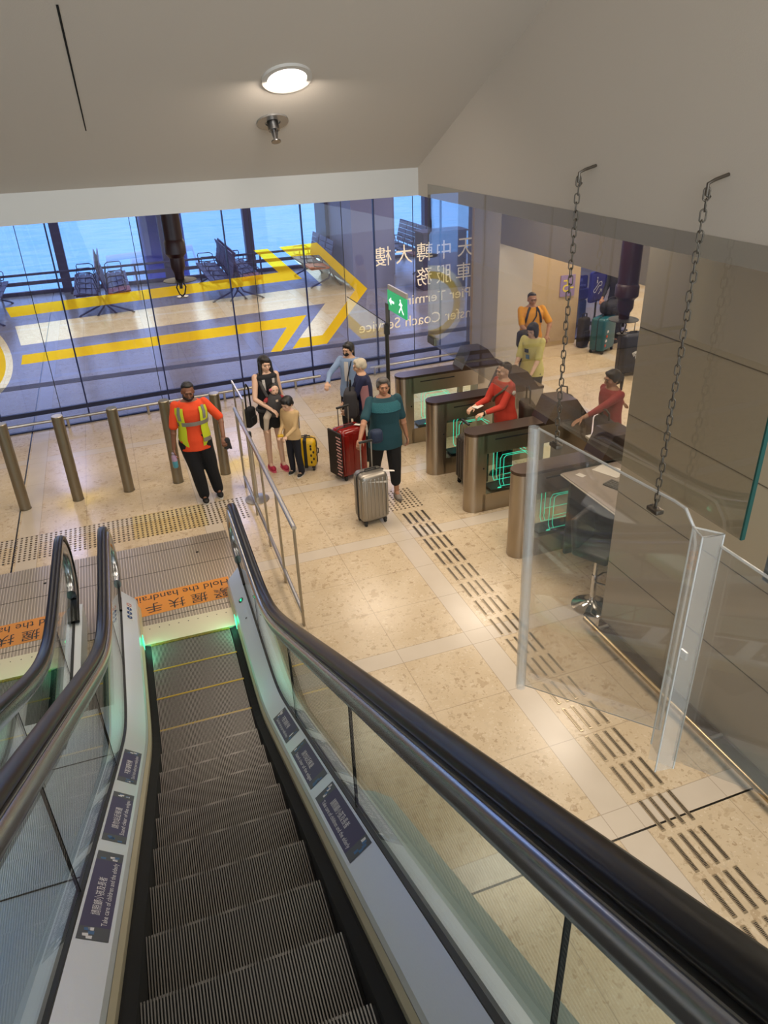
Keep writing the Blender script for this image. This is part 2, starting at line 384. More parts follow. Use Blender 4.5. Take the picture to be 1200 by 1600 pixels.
gw = thing('window_7', 'x', 'x'); del gw['label']; del gw['category']; gw['kind'] = 'structure'
mb = MB(); fillpoly(mb, [(-8, 0.02), (10.5, 0.02), (10.5, 4.1), (-8, 4.1)], [union, yB, yC, circ(*CC, .70)], PW); mb.build('purple_film', film, gw, fix=False)
mb = MB(); fillpoly(mb, yA, [], PW); fillpoly(mb, yB, [], PW); fillpoly(mb, yC, [], PW); fillpoly(mb, circ(*CC, .60), [circ(*CC, .47)], PW); mb.build('yellow_film', yel, gw, fix=False)
mb = MB(); fillpoly(mb, wA, [], PW); fillpoly(mb, circ(*CC, .70), [circ(*CC, .60)], PW); fillpoly(mb, circ(*CC, .47), [], PW); mb.build('clear_film', wht, gw, fix=False)
fin = mat('blue_glass_joint', '#14204f', .3)
mb = MB()
for k in range(-5, 8):
    s = -.80+1.333*k; p = PW(s, 2.05); mb.box(p, (.022, .05, 4.1))
mb.build('joint', fin, gw)
mb = MB()
for s in (-1.22, .42, 2.3, 3.93, 5.3): mb.box(PW(s, 2.05), (.010, .012, 4.1))
mb.build('joint_reflection', mat('joint_reflection', '#16161c', .4), gw)  # thin dark bars stand in for reflections of the blue joints
R65 = Matrix.Rotation(math.atan(.065), 3, 'Z')
mb = MB(); mb.box(PW(1.25, .30), (18.6, .05, .07), R65); mb.box(PW(1.25, .012), (18.6, .05, .024), R65); mb.build('bottom_channel', mat('navy_channel', '#10183a', .35), gw)
# lettering seen from behind: reads right to left
lt = thing('window_lettering', 'large pale lettering on the purple glass, seen mirrored from behind', 'lettering'); ux = V((-1, -.065, 0)).normalized()
def wall_text(s, sl, sr, z0, z1):
    a = PW(sr, z0, .004); w_ = (sr-sl)*math.hypot(1, .065); put_text(mb, s, a, ux, (0, 0, 1), w_, z1-z0)
mb = MB()
for ch, sl, sr in (('樓', 4.53, 4.86), ('大', 4.95, 5.28), ('轉', 5.37, 5.70), ('中', 5.79, 6.08), ('天', 6.23, 6.56), ('海', 6.66, 6.98)): wall_text(ch, sl, sr, 1.99, 2.32)
mb.build('text_line', let, lt, fix=False); mb = MB()
for ch, sl, sr in (('務', 5.36, 5.68), ('服', 5.78, 6.10), ('車', 6.20, 6.52), ('轉', 6.62, 6.94)): wall_text(ch, sl, sr, 1.55, 1.88)
mb.build('text_line', let, lt, fix=False); mb = MB()
wall_text('SkyPier Terminal', 4.93, 6.93, 1.17, 1.41); mb.build('text_line', let, lt, fix=False); mb = MB()
wall_text('Transfer Coach Service', 4.16, 6.98, .82, 1.02)
mb.build('text_line', let, lt, fix=False)

# kick rail in front of the purple glass
kr = thing('kick_rail', 'low polished tube rail on short posts along the purple glass wall', 'rail')
MB().tube([PW(-4, .17, .12), PW(3.3, .17, .12)], .024, 12).build('tube', steel, kr, True)
MB().tube([PW(4.3, .17, .12), PW(6.4, .17, .12)], .024, 12).build('tube', steel, kr, True)
for x in (-3.9, -2.45, -1.15, .15, 1.48, 2.81, 4.4, 6.2):
    p = PW(x, 0, .12); MB().tube([p, (p[0], p[1], .17)], .022, 10).build('post', steel, kr, True)

# white pier, beige wall and bulkhead on the right
structure(MB().box((6.9, 12.72, 2.06), (.7, 1.1, 4.12)).build('wall_pier', white_paint))
structure(MB().box((7.75, 13.3, 2.06), (2.45, .2, 4.12)).build('wall_beige', mat('beige_wall_panel', '#b79f7c', .55)))
structure(MB().box((6.62, 6.6, 3.24), (.14, 11.1, 1.78)).build('wall_bulkhead', mat('grey_bulkhead_panel', '#8d8780', .5)))
structure(MB().box((20, 14, 2), (.2, 24, 4.2)).build('wall_far_right', white_paint))
structure(MB().box((16.8, 24.5, 2.05), (6.6, .2, 4.1)).build('wall_far_back', white_paint))
structure(MB().box((-8.4, 10, 2.05), (.2, 28, 4.1)).build('wall_far_left', white_paint))
mb = MB()
for y, hw in ((13.9, .25), (14.7, .25)): 
    pass
# violet panel added in place of a number sign mirrored in the glass
sg = MB().box((8.68, 13.19, 1.22), (.34, .03, .42)).build('reflected_number_sign', mat('reflected_sign_violet', '#8f7aa0', .5)); tag(sg, 'violet panel standing in for a mirrored number sign, above the man in yellow', 'sign')
mb = MB(); put_text(mb, '-5', (8.82, 13.17, 1.10), (-1, 0, 0), (0, 0, 1), .26, .24); mb.build('number', mat('reflected_sign_yellow', '#e0c93c', .5), sg, fix=False)

# clad pillar wall on the right
b = deck_steel.node_tree.nodes['Principled BSDF']; b.inputs['Metallic'].default_value = .72; b.inputs['Base Color'].default_value = hexc('#e6edf2')
clad = mat('satin_metal_cladding', '#968f80', .3, .35)
structure(MB().box((4.6, .3, 2.06), (1.6, 8.85, 4.12)).build('wall_cladding', clad))
mb = MB()
for z in (.78, 1.5, 2.22, 2.94): mb.box((3.7985, .3, z), (.004, 8.84, .005))
structure(mb.build('trim_2', mat('cladding_joint', '#3a352c', .7)))
structure(MB().box((3.792, .3, .06), (.02, 8.85, .12)).build('baseboard_right', mat('dark_skirting', '#4a4038', .4)))
kr = thing('kick_rail', 'low brass-toned tube rail at the foot of the metal-clad wall', 'rail')
brass = mat('champagne_metal', '#b8a582', .25, 1)
MB().tube([(3.66, 4.78, .12), (3.66, -2, .12)], .027, 12).build('tube', brass, kr, True)
for y in (4.6, 3.1, 1.5): MB().tube([(3.66, y, .12), (3.79, y, .12)], .018, 10).build('bracket', steel, kr, True)

# ------------------------------------------------------------------ escalators
def sp(x, w): return w*math.log1p(math.exp(max(min(x/w, 60), -60))) if x/w < 60 else x
def nz(y): return sp(2.67-.56*y, .08)
def hz(y): return 1.0+sp(2.74-.56*y, .13)
YS = [-2.2, -1.5, -.8, 0, .8, 1.6, 2.4, 3.2, 3.7]+[3.9+.1*k for k in range(0, 19)]+[5.9, 6.1, 6.25]
rib_m = mat('step_ridge_metal', '#8f8b88', .42, .6)
groove_m = mat('step_groove', '#0c0b0b', .7)
yel_m = mat('yellow_step_edge', '#b99a12', .5)
stick_m = mat('violet_sticker', '#3d3862', .45); stick_w = mat('sticker_white_print', '#f0f0f6', .5)
stick_p = mat('sticker_picture', '#4b5058', .45); stick_b = mat('sticker_picture_blue', '#3f6da0', .45)

def escalator(root, with_left=True):
    # floor plate and comb
    rb = MB(); pitch = .0115; n = int(.77/pitch)
    for k in range(n):
        x = -.385+pitch*(k+.5); rb.box((x, -.2, -.006), (.0052, .4, .012)); rb.box((x, -.004, -.12), (.0052, .008, .22))
    rb.box((0, -.2, -.02), (.77, .396, .012), m=1); rb.box((0, -.014, -.13), (.77, .01, .22), m=1)
    rb.box((0, -.392, -.001), (.77, .016, .006), m=2)
    first = None; y = 6.11
    while y > -2.2:
        if first is None: first = rb.build('step', [rib_m, groove_m, yel_m], root); o = first
        else: o = first.copy(); COL.objects.link(o)
        o.location = (0, y, max(nz(y), .013)); y -= .4
    cb_ = MB(); cb_.box((0, 6.29, .011), (.9, .32, .02)); 
    o = cb_.build('comb_plate', cream, root)
    mb = MB()
    for k in range(n): mb.box((-.385+pitch*(k+.5), 6.115, .016), (.004, .04, .006))
    mb.build('comb_teeth', yel_m, root)
    mb = MB()
    for k in range(9): mb.cyl((-.38+.095*k, 6.38, .0212), .006, .001, 8)
    mb.build('screw_heads', dark, root)
    MB().loft([[(-.46, y, nz(y)-.62), (-.46, y, nz(y)-.58), (.46, y, nz(y)-.58), (.46, y, nz(y)-.62)] for y in YS if y < 6.2]).build('step_track_cover', dark, root)
    for s in (-1, 1):
        def sec(pts, y, dzf=nz): return [(s*u, y, dzf(y)+d) for u, d in pts]
        ys = [y for y in YS if y < 6.3]+[6.5, 6.7]
        zf = lambda y: nz(y) if y < 5.9 else 0
        deck = MB(); prof = [(.462, .0), (.462, .115), (.475, .14), (.60, .25), (.60, .0)]
        rings = [sec(prof, y, zf) for y in ys]; rings.append([(s*.468, 6.80, 0), (s*.468, 6.80, .11), (s*.48, 6.80, .135), (s*.60, 6.84, .24), (s*.60, 6.84, 0)])
        deck.loft(rings); deck.build('inner_deck', deck_steel, root, True, angle=12)
        st = MB().loft([sec([(.444, .0), (.444, .075), (.461, .11), (.461, 0)], y, zf) for y in ys]); st.build('skirt_panel', cream, root, True, angle=20)
        st = MB().loft([sec([(.386, -.34), (.386, .02), (.43, .035), (.443, .035), (.443, -.34)], y, zf) for y in ys if y < 6.15]); st.build('skirt_brush', mat('skirt_brush_black', '#030303', .9), root)
        st = MB().loft([sec([(.598, .22), (.598, .262), (.632, .262), (.632, .22)], y, zf) for y in ys]); st.build('glass_gasket', black, root)
        # glass with D end
        g = MB(); u0, u1 = s*.608, s*.620
        bot = []; top = []
        for y in ys: bot.append((y, zf(y)+.25)); top.append((y, hz(y)-.08 if y < 6.3 else .92))
        cy, cz, cr = 6.75, .655, .265
        for k in range(1, 12):
            th = PI/2-PI*k/12*1.0; yy = cy+cr*math.cos(th); zz = cz+cr*math.sin(th)
            if zz > .655: top.append((yy, zz)); bot.append((yy, max(2*cz-zz, .26)))
        top.append((cy+cr, cz)); bot.append((cy+cr, cz-.001))
        rings = [[(u0, b_[0], b_[1]), (u1, b_[0], b_[1]), (u1, t_[0], t_[1]), (u0, t_[0], t_[1])] for b_, t_ in zip(bot, top)]
        g.loft(rings); g.build('glass_panel', bal_glass, root)
        for y in (5.6, 3.9, 2.3, .7): MB().box((s*.614, y, (zf(y)+.25+hz(y)-.05)/2), (.015, .004, hz(y)-.3-zf(y))).build('glass_joint', dark, root)
        # handrail and its guide
        path = [(y, hz(y)) for y in ys]+[(6.75, .995)]
        cr = .34
        for k in range(1, 17):
            th = PI/2-PI*k/16; path.append((cy+cr*math.cos(th), cz+cr*math.sin(th)))
        path += [(6.6, .30), (6.45, .26)]
        def sweep(prof, pth):
            rings = []
            for i, (y, z) in enumerate(pth):
                a = pth[max(i-1, 0)]; b2 = pth[min(i+1, len(pth)-1)]; t = V((0, b2[0]-a[0], b2[1]-a[1])).normalized(); nrm = V((0, -t.z, t.y))
                rings.append([V((s*(.635+u), y, z))+nrm*nn for u, nn in prof])
            return MB().loft(rings)
        rub = [(-.041, -.006), (-.038, .010), (-.024, .020), (0, .023), (.024, .020), (.038, .010), (.041, -.006), (.036, -.020), (.022, -.024), (-.022, -.024), (-.036, -.020)]
        sweep(rub, path).build('handrail', rubber, root, True, angle=60)
        gd = [(-.040, -.034), (.020, -.034), (.030, -.060), (.026, -.105), (.0, -.130), (-.034, -.132), (-.054, -.118), (-.062, -.090), (-.060, -.055), (-.052, -.038)]
        sweep(gd, path[:-2]).build('handrail_guide', alu, root, True, angle=60)
        ln = [(-.047, -.024), (-.030, -.024), (-.030, -.030), (-.047, -.030)]
        sweep(ln, path[:-2]).build('guide_lip', mat('bright_lip', '#d7d5d0', .25, 1), root)

esc = thing('escalator', 'escalator in the foreground with black handrails and empty ribbed steps, leading down', 'escalator', (-.055, 0, 0), -.018)
escalator(esc)
zf = lambda y: nz(y) if y < 5.9 else 0
# outer decks of the near escalator
ysr = [y for y in YS if y < 6.3]+[6.5, 6.78]
MB().loft([[(.632, y, zf(y)+.0), (.632, y, zf(y)+.25), (.69, y, zf(y)+.24), (.69, y, zf(y)-.1)] for y in ysr]).build('outer_deck', deck_steel, esc, True, angle=12)
ysn = [y for y in YS if y < 2.5]+[2.5]
MB().loft([[(.69, y, zf(y)-.1), (.69, y, zf(y)+.24), (.76, y, zf(y)+.2), (.845, y, zf(y)+.12), (.845, y, zf(y)-.1)] for y in ysn]).build('outer_deck', mat('reflected_blue_deck', '#b9d0d6', .38, .45), esc, True, angle=12)  # bluish-white base colour stands in for cool light reflected by the deck
MB().loft([[(.66, y, max(zf(y)-1.0, 0)), (.66, y, zf(y)+.1), (.69, y, zf(y)+.1), (.69, y, max(zf(y)-1.0, 0))] for y in ysr]).build('truss_cladding', mat('truss_cladding_grey', '#8c8c8a', .4, .5), esc)
MB().loft([[(-.632, y, zf(y)+.0), (-.632, y, zf(y)+.25), (-.86, y, zf(y)+.25), (-1.045, y, zf(y)+.25), (-1.045, y, zf(y)+.0)] for y in [q for q in ysr if q < 5.2]]).build('centre_deck', deck_steel, esc, True, angle=12)
MB().loft([[(-.632, y, zf(y)+.0), (-.632, y, zf(y)+.25), (-.70, y, zf(y)+.24), (-.70, y, zf(y)-.1)] for y in [q for q in ysr if q > 5.0]]).build('outer_deck', deck_steel, esc, True, angle=12)
mb = MB()
for y in (4.2, 2.45, 1.0): mb.box((-.84, y, zf(y)+.253), (.41, .006, .004))
mb.build('deck_joint', dark, esc)

# stickers along the inner decks
def deckpt(s, u, y, lift=.0015): return V((s*u, y, nz(y)+.14+(u-.475)*.88+lift))
STK = [(3.66, 4.28, '不要只顧看手機', "Don't look only at your mobile phone"), (2.82, 3.47, '請勿站近梯邊', 'Stand clear of the edges'), (1.98, 2.70, '請照顧小孩及長者', 'Take care of children and the elderly')]
for s in (-1, 1):
    for ya, yb, zh, en in STK:
        mb = MB(); yl = list(ys_ for ys_ in (ya+(yb-ya)*k/6 for k in range(7)))
        for a, b2 in zip(yl[:-1], yl[1:]): mb.quad(deckpt(s, .487, a), deckpt(s, .487, b2), deckpt(s, .588, b2), deckpt(s, .588, a), 0)
        q = (yb-ya)*.12
        for a in (ya, yb-q):
            mb.quad(deckpt(s, .488, a, .0022), deckpt(s, .488, a+q, .0022), deckpt(s, .587, a+q, .0022), deckpt(s, .587, a, .0022), 2)
            for _ in range(5):
                u = random.uniform(.5, .56); yy = a+random.uniform(.02, .7)*q; mb.quad(deckpt(s, u, yy, .003), deckpt(s, u, yy+q*.25, .003), deckpt(s, u+.02, yy+q*.2, .003), deckpt(s, u+.018, yy, .003), 3 if random.random() < .6 else 1)
        dY = (deckpt(s, .5, yb)-deckpt(s, .5, ya)).normalized(); dU = (deckpt(s, .58, ya)-deckpt(s, .49, ya)).normalized(); L_ = (deckpt(s, .5, yb)-deckpt(s, .5, ya)).length
        # right side reads toward the viewer, left side reads away; letter tops point outward
        if s > 0: o1 = deckpt(s, .496, yb-q*1.15, .003); rd = -dY
        else: o1 = deckpt(s, .496, ya+q*1.15, .003); rd = dY
        put_text(mb, en, o1, rd, dU, L_*.72, .032, 1)
        put_text(mb, zh, o1+dU*.045+rd*(L_*.1), rd, dU, L_*.42, .042, 1)
        mb.build('safety_sticker', [stick_m, stick_w, stick_p, stick_b], esc, fix=False)
# pictogram column on the left deck end, green direction lamps on the right deck end
grn = mat('green_indicator', '#0d3b26', .4, emit='#23e08c', estr=2.2)
def disc(mb, c_, ua, ub, r, m=0, n=20, r0=0):
    c_ = V(c_); ua = V(ua).normalized(); ub = V(ub).normalized()
    if r0: mb.add([c_+ua*(rr*math.cos(2*PI*i/n))+ub*(rr*math.sin(2*PI*i/n)) for rr in (r, r0) for i in range(n)], [(i, (i+1) % n, n+(i+1) % n, n+i) for i in range(n)], m)
    else: mb.add([c_+ua*(r*math.cos(2*PI*i/n))+ub*(r*math.sin(2*PI*i/n)) for i in range(n)], [tuple(range(n))], m)
dU = V((-.125, 0, .11)).normalized()
for s_, par in ((-1, 'inner'),):
    mb = MB()
    base = lambda y, lift: V((-.537, y, .194+lift))
    mb.add([base(6.66, .002)+dU*a+V((0, b2, 0)) for a, b2 in ((-.03, 0), (.03, 0), (.03, -.30), (-.03, -.30))], [(0, 1, 2, 3)], 0)
    for k in range(4):
        y = 6.62-.072*k
        if k == 0: disc(mb, base(y, .004), dU, (0, 1, 0), .027, 2, r0=.019); mb.add([base(y, .0045)+dU*a+V((0, b2, 0)) for a, b2 in ((-.018, .014), (-.014, .018), (.018, -.014), (.014, -.018))], [(0, 1, 2, 3)], 2)
        else: disc(mb, base(y, .004), dU, (0, 1, 0), .028, 1)
        mb.ell(base(y+.012, .005), (.006, .006, .001), n=8, k=4, m=3); mb.box(base(y-.004, .005), (.010, .022, .001), m=3)
    mb.build('pictogram_sticker', [mat('white_sticker', '#d6d6d6', .4), mat('blue_mandatory_sign', '#123b72', .4), mat('red_prohibition_ring', '#a8281f', .4), mat('pictogram_pale', '#b9c4d2', .5)], esc, fix=False)
mb = MB(); c0 = V((.537, 6.28, .196)); dR = V((.125, 0, .11)).normalized()
disc(mb, c0+V((0, 0, .003)), dR, (0, 1, 0), .030, 0); mb.add([c0+V((0, 0, .0045))+dR*a+V((0, b2, 0)) for a, b2 in ((-.006, -.02), (.006, -.02), (.006, .0), (.018, .0), (0, .022), (-.018, .0), (-.006, .0))], [tuple(range(7))], 1)
disc(mb, c0+V((.0, -.32, .003)), dR, (0, 1, 0), .010, 0)
mb.build('direction_lamp', [black, grn], esc, fix=False)
for s in (-1, 1):
    MB().box((s*.443, 6.10, .08), (.008, .12, .10)).build('comb_light', mat('green_comb_light', '#0f5238', .4, emit='#4fe8ae', estr=1.4), esc)
for cx in (-.055+.11, -1.72+.11):
    for s in (-1, 1):
        l = area_lamp('comb_lamp', (cx+s*.42, 6.02, .12), .06, .8, (.15, 1, .55), rot=(0, s*math.radians(70), 0))

esc2 = thing('escalator', 'second escalator at the left edge, running parallel beside the foreground one', 'escalator', (-1.72, 0, 0), -.018)
escalator(esc2)
MB().loft([[(.632, y, zf(y)-.1), (.632, y, zf(y)+.25), (.69, y, zf(y)+.24), (.69, y, zf(y)-.1)] for y in [q for q in ysr if q > 5.0]]).build('outer_deck', deck_steel, esc2, True, angle=12)
mb = MB(); c0 = V((.66, 6.2, .25))
disc(mb, V((.537, 6.25, .2)), dR, (0, 1, 0), .022, 0); mb.add([V((.537, 6.25, .2015))+dR*a+V((0, b2, 0)) for a, b2 in ((-.006, -.02), (.006, -.02), (.006, .0), (.018, .0), (0, .022), (-.018, .0), (-.006, .0))], [tuple(range(7))], 1)
mb.build('direction_lamp', [black, grn], esc2, fix=False)

# ribbed landing plates with orange floor stickers
plate_m = mat('ribbed_landing_plate', '#8f8475', .36, .6); nt = plate_m.node_tree; b = nt.nodes['Principled BSDF']
tc = nt.nodes.new('ShaderNodeTexCoord'); wv = nt.nodes.new('ShaderNodeTexWave'); wv.bands_direction = 'X'; wv.inputs['Scale'].default_value = 10.5; nt.links.new(tc.outputs['Object'], wv.inputs['Vector'])
rp = nt.nodes.new('ShaderNodeValToRGB'); rp.color_ramp.elements[0].position = .03; rp.color_ramp.elements[0].color = hexc('#d9cdb8'); rp.color_ramp.elements[1].position = .16; rp.color_ramp.elements[1].color = hexc('#9c9182')
nt.links.new(wv.outputs['Fac'], rp.inputs[0]); nt.links.new(rp.outputs[0], b.inputs['Base Color'])
bp = nt.nodes.new('ShaderNodeBump'); bp.inputs['Strength'].default_value = .4; bp.inputs['Distance'].default_value = .002; nt.links.new(wv.outputs['Fac'], bp.inputs['Height']); nt.links.new(bp.outputs[0], b.inputs['Normal'])
ora = mat('orange_floor_sticker', '#e0902a', .45); ink = mat('black_print', '#1a1410', .5)
for xa, xb, cx, lab in ((-.99, .72, .07, 'ribbed steel landing plate at the foot of the foreground escalator'), (-2.7, -1.0, -1.6, 'ribbed steel landing plate at the foot of the left escalator')):
    pl = MB(); pl.box(((xa+xb)/2, 7.28, .004), (xb-xa, 1.66, .008))
    po = pl.build('landing_plate', plate_m); tag(po, lab, 'floor plate', 'landing plates')
    sm = MB()
    for y in (7.92 if xa > -1 else 7.8, 7.46, 6.56): sm.box(((xa+xb)/2, y, .0085), (xb-xa, .006, .001))
    sm.cyl((cx+.25, 7.72, .0083), .018, .0008, 14); sm.build('seam', dark, po)
    ob = MB(); x0 = cx-.50; x1 = cx+.50; yk = .02
    ob.quad((x0, 6.64, .0095), (x1, 6.66, .0095), (x1, 7.06, .0095), (x0, 7.04, .0095), 0)
    # upside down for the rider: reading direction -X, tops toward -Y
    for i, ch in enumerate('緊握扶手'): put_text(ob, ch, (cx+.47-.235*i, 6.85, .0105), (-1, 0, 0), (0, -1, 0), .17, .17, 1)
    put_text(ob, 'Hold the handrail', (cx+.485, 7.01, .0105), (-1, 0, 0), (0, -1, 0), .97, .11, 1)
    s_ = ob.build('floor_sticker', [ora, ink], fix=False)
    tag(s_, 'orange hold the handrail sticker on the %s landing plate' % ('foreground' if xa > -1 else 'left'), 'sticker', 'orange floor stickers')

# ------------------------------------------------------------------ ceiling fittings
nrm = V((0, -.436, -.900)); tq = V((0, -.900, .436))      # facing down out of the sloped ceiling
RC = Matrix((V((1, 0, 0)), tq, nrm*-1)).transposed()
def on_slope(x, y): return V((x, y, slz(y)))
dl = thing('downlight', 'lit round recessed downlight in the sloping ceiling', 'lamp')
p = on_slope(.703, 2.90)
ringp = lambda r0, r1, z0, z1, n=40: [[p+RC @ V((r*math.cos(2*PI*i/n), r*math.sin(2*PI*i/n), z)) for i in range(n)] for r, z in ((r1, z1), (r1, z0), (r0, z0), (r0, z1))]
MB().loft(ringp(.070, .088, -.010, .0), True, False).build('trim_ring', mat('downlight_trim', '#cfc7bd', .4), dl, True)
mb = MB(); mb.add([p+RC @ V((.071*math.cos(2*PI*i/32), .071*math.sin(2*PI*i/32), -.004)) for i in range(32)], [tuple(range(32))]); mb.build('diffuser', mat('downlight_diffuser', '#ffffff', .5, emit='#fff4ea', estr=2.6), dl)
area_lamp('downlight_lamp', p+nrm*.02, .13, 2.5, (1, .93, .85), rot=RC.to_euler())
spk = thing('fire_sprinkler', 'small chrome fire sprinkler below the downlight in the sloping ceiling', 'sprinkler')
p = on_slope(.70, 3.18)
MB().loft(ringp(.030, .062, -.006, .0), True, False).build('escutcheon', mat('sprinkler_plate', '#8f8a84', .35, .6), spk, True)
mb = MB(); mb.tube([p+nrm*.0, p+nrm*.035], .022, 14); mb.tube([p+nrm*.03, p+nrm*.075], .008, 8); mb.tube([p+nrm*.075, p+nrm*.079], .019, 14)
mb.tube([p+nrm*.03+V((.014, 0, 0)), p+nrm*.072+V((.004, 0, 0))], .003, 6); mb.tube([p+nrm*.03-V((.014, 0, 0)), p+nrm*.072-V((.004, 0, 0))], .003, 6)
mb.build('head', mat('sprinkler_metal', '#7d7a78', .3, 1), spk, True)

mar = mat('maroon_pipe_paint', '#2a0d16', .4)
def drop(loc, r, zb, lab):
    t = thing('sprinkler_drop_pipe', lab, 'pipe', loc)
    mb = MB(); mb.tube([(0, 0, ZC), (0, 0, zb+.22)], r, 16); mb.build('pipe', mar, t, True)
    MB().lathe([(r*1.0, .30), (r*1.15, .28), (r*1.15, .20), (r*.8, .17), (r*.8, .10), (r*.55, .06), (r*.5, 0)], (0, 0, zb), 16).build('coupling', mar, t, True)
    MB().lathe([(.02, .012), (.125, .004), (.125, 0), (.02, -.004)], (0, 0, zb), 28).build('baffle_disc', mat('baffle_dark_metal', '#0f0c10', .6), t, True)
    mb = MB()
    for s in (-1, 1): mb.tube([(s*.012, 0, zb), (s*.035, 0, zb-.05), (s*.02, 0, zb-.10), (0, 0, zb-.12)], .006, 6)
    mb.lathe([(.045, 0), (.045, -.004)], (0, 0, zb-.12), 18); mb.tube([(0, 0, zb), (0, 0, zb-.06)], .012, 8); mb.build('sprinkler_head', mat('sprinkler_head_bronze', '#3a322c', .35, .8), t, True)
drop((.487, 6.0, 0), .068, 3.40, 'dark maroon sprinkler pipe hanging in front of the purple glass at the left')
drop((4.02, 5.22, 0), .085, 2.86, 'dark maroon pipe standing in for a sprinkler pipe reflection, beside the metal-clad wall')  # solid pipe added in place of a mirror image in the hanging glass

# ------------------------------------------------------------------ smoke barrier, chains, acrylic guards
sb = thing('smoke_barrier', 'large hanging glass sheet below the right edge of the ceiling opening', 'glass sheet')
MB().box((1.5, 2.42, 3.80), (.012, 2.2, .76)).build('pane', smoke, sb)
MB().box((1.5, 1.318, 3.80), (.013, .006, .76)).build('cut_edge', mat('teal_glass_edge', '#1f5a52', .3), sb)
mb = MB(); mb.rbox((1.5, 3.47, 3.44), (.03, .09, .04), .006); mb.build('corner_clamp', mat('clamp_metal', '#6d6858', .35, .9), sb)

def torus_link(n=20, k=8, L=.031, Wd=.0145, r=.0022):
    rings = []; hl = L/2-Wd/2
    for i in range(n):
        a = 2*PI*i/n; cx = math.cos(a)*Wd/2; cz = math.sin(a)*Wd/2+(hl if math.sin(a) >= 0 else -hl)
        out = V((math.cos(a), 0, math.sin(a))); rings.append([V((cx, 0, cz))+out*(r*math.cos(2*PI*j/k))+V((0, r*math.sin(2*PI*j/k), 0)) for j in range(k)])
    mb = MB(); mb.loft(rings+[rings[0]], True, False); return mb
chain_m = mat('aged_chain_steel', '#6e655a', .4, .9)
link0 = None
def chain(x, y, z0, z1, lab):
    global link0
    t = thing('chain', lab, 'chain', (x, y, z0), 0, None); n = int(round((z0-z1)/.0255)); pit = (z0-z1)/n
    for i in range(n):
        if link0 is None: link0 = torus_link().build('link', chain_m, t, True, angle=180); o = link0
        else: o = link0.copy(); COL.objects.link(o); o.parent = t
        o.location = (.002*math.sin(i*1.7), 0, -pit*(i+.5)); o.rotation_euler = (0, 0, (PI/4 if i % 2 else -PI/4)+.2*math.sin(i))
    MB().tube([(1.5-x, .0, .03), (.02, 0, .02), (.0, 0, .012), (0, 0, -.014), (.012, 0, -.02)], .0045, 8).build('wall_hook', chain_m, t, True)
    mb = MB(); zz = z1-z0; mb.tube([(0, 0, zz+.01), (0, 0, zz-.02), (.0, .012, zz-.035), (0, .02, zz-.02)], .005, 8); mb.rbox((0, 0, zz-.03), (.03, .05, .016), .004)
    mb.build('clamp', chain_m, t, True)
    return t
chain(1.44, 2.175, 4.292, 3.405, 'left chain hanging from the ceiling edge to the clear guard sheet')
chain(1.44, 1.605, 4.298, 3.415, 'right chain hanging from the ceiling edge to the clear guard sheet')

def sheet(mb, pts, x, th): mb.prism(pts, x-th/2, x+th/2, 'X')
gd = thing('acrylic_guard', 'large clear acrylic guard sheet hung on two chains', 'guard')
pts = [(2.30, 3.395), (2.262, 2.125), (1.417, 2.634), (1.420, 3.36), (1.437, 3.41), (1.48, 3.45), (1.53, 3.452)]
mb = MB(); sheet(mb, pts, 1.44, .008); mb.build('sheet', acry, gd)
mb = MB(); mb.tube([(1.44, a, b_) for a, b_ in [pts[2], pts[3], pts[4], pts[5], pts[6], pts[0]]], .005, 6); mb.tube([(1.44, *pts[1]), (1.44, *pts[2])], .0025, 6); mb.build('edge', acry_edge, gd, True)
mb = MB(); mb.loft([[(1.425+.023*math.cos(2*PI*i/16)*k, a+.023*math.sin(2*PI*i/16)*k, b_) for i in range(16)] for k, a, b_ in ((1, 2.31, 3.40), (1, 2.275, 2.11))], True, False)
mb.loft([[(1.425+.017*math.cos(2*PI*i/16), a+.017*math.sin(2*PI*i/16), b_) for i in range(16)] for a, b_ in ((2.31, 3.40), (2.275, 2.11))], True, False)
mb.build('rolled_edge', glass('acrylic_tube', (.92, .91, .89), haze=.22, hcol=(1, .98, .95), ior=1.5), gd, True)
g2 = thing('acrylic_guard', 'second clear acrylic guard with a narrow folded end, at the right edge', 'guard')
mb = MB(); sheet(mb, [(1.345, 3.40), (1.345, 2.56), (.55, 3.04), (.55, 3.40)], 1.45, .008); mb.build('sheet', acry, g2)
mb = MB(); Zt = 3.44
for (xa, ya, xb, yb, za, zb) in ((1.40, 1.40, 1.45, 1.335, Zt, 2.53), (1.40, 1.40, 1.385, 1.345, Zt, 2.60), (1.385, 1.345, 1.45, 1.335, Zt, 2.53)):
    mb.quad((xa, ya, za), (xb, yb, za), (xb, yb, zb), (xa, ya, zb))
mb.build('folded_end', glass('acrylic_fold', (.92, .91, .89), haze=.20, hcol=(1, .97, .92), ior=1.5), g2)
mb = MB()
for x, y, z in ((1.40, 1.40, 2.60), (1.45, 1.335, 2.53), (1.385, 1.345, 2.53)): mb.tube([(x, y, Zt), (x, y, z)], .003, 6)
mb.tube([(1.40, 1.40, Zt), (1.45, 1.335, Zt), (1.385, 1.345, Zt), (1.40, 1.40, Zt)], .003, 6); mb.tube([(1.45, 1.335, 3.40), (1.45, .55, 3.40)], .005, 6); mb.build('edge', acry_edge, g2, True)
MB().rbox((1.445, 1.385, 2.98), (.012, .03, .03), .004).build('bracket', mat('bright_clip', '#d0cfcc', .3, .6), g2)
hb = thing('hanging_bracket', 'grey metal strap hanging at the right edge of the photo', 'bracket')
MB().rbox((1.47, 1.165, 3.55), (.012, .07, .36), .005).build('strap', mat('grey_strap_metal', '#6f7479', .4, .5), hb)
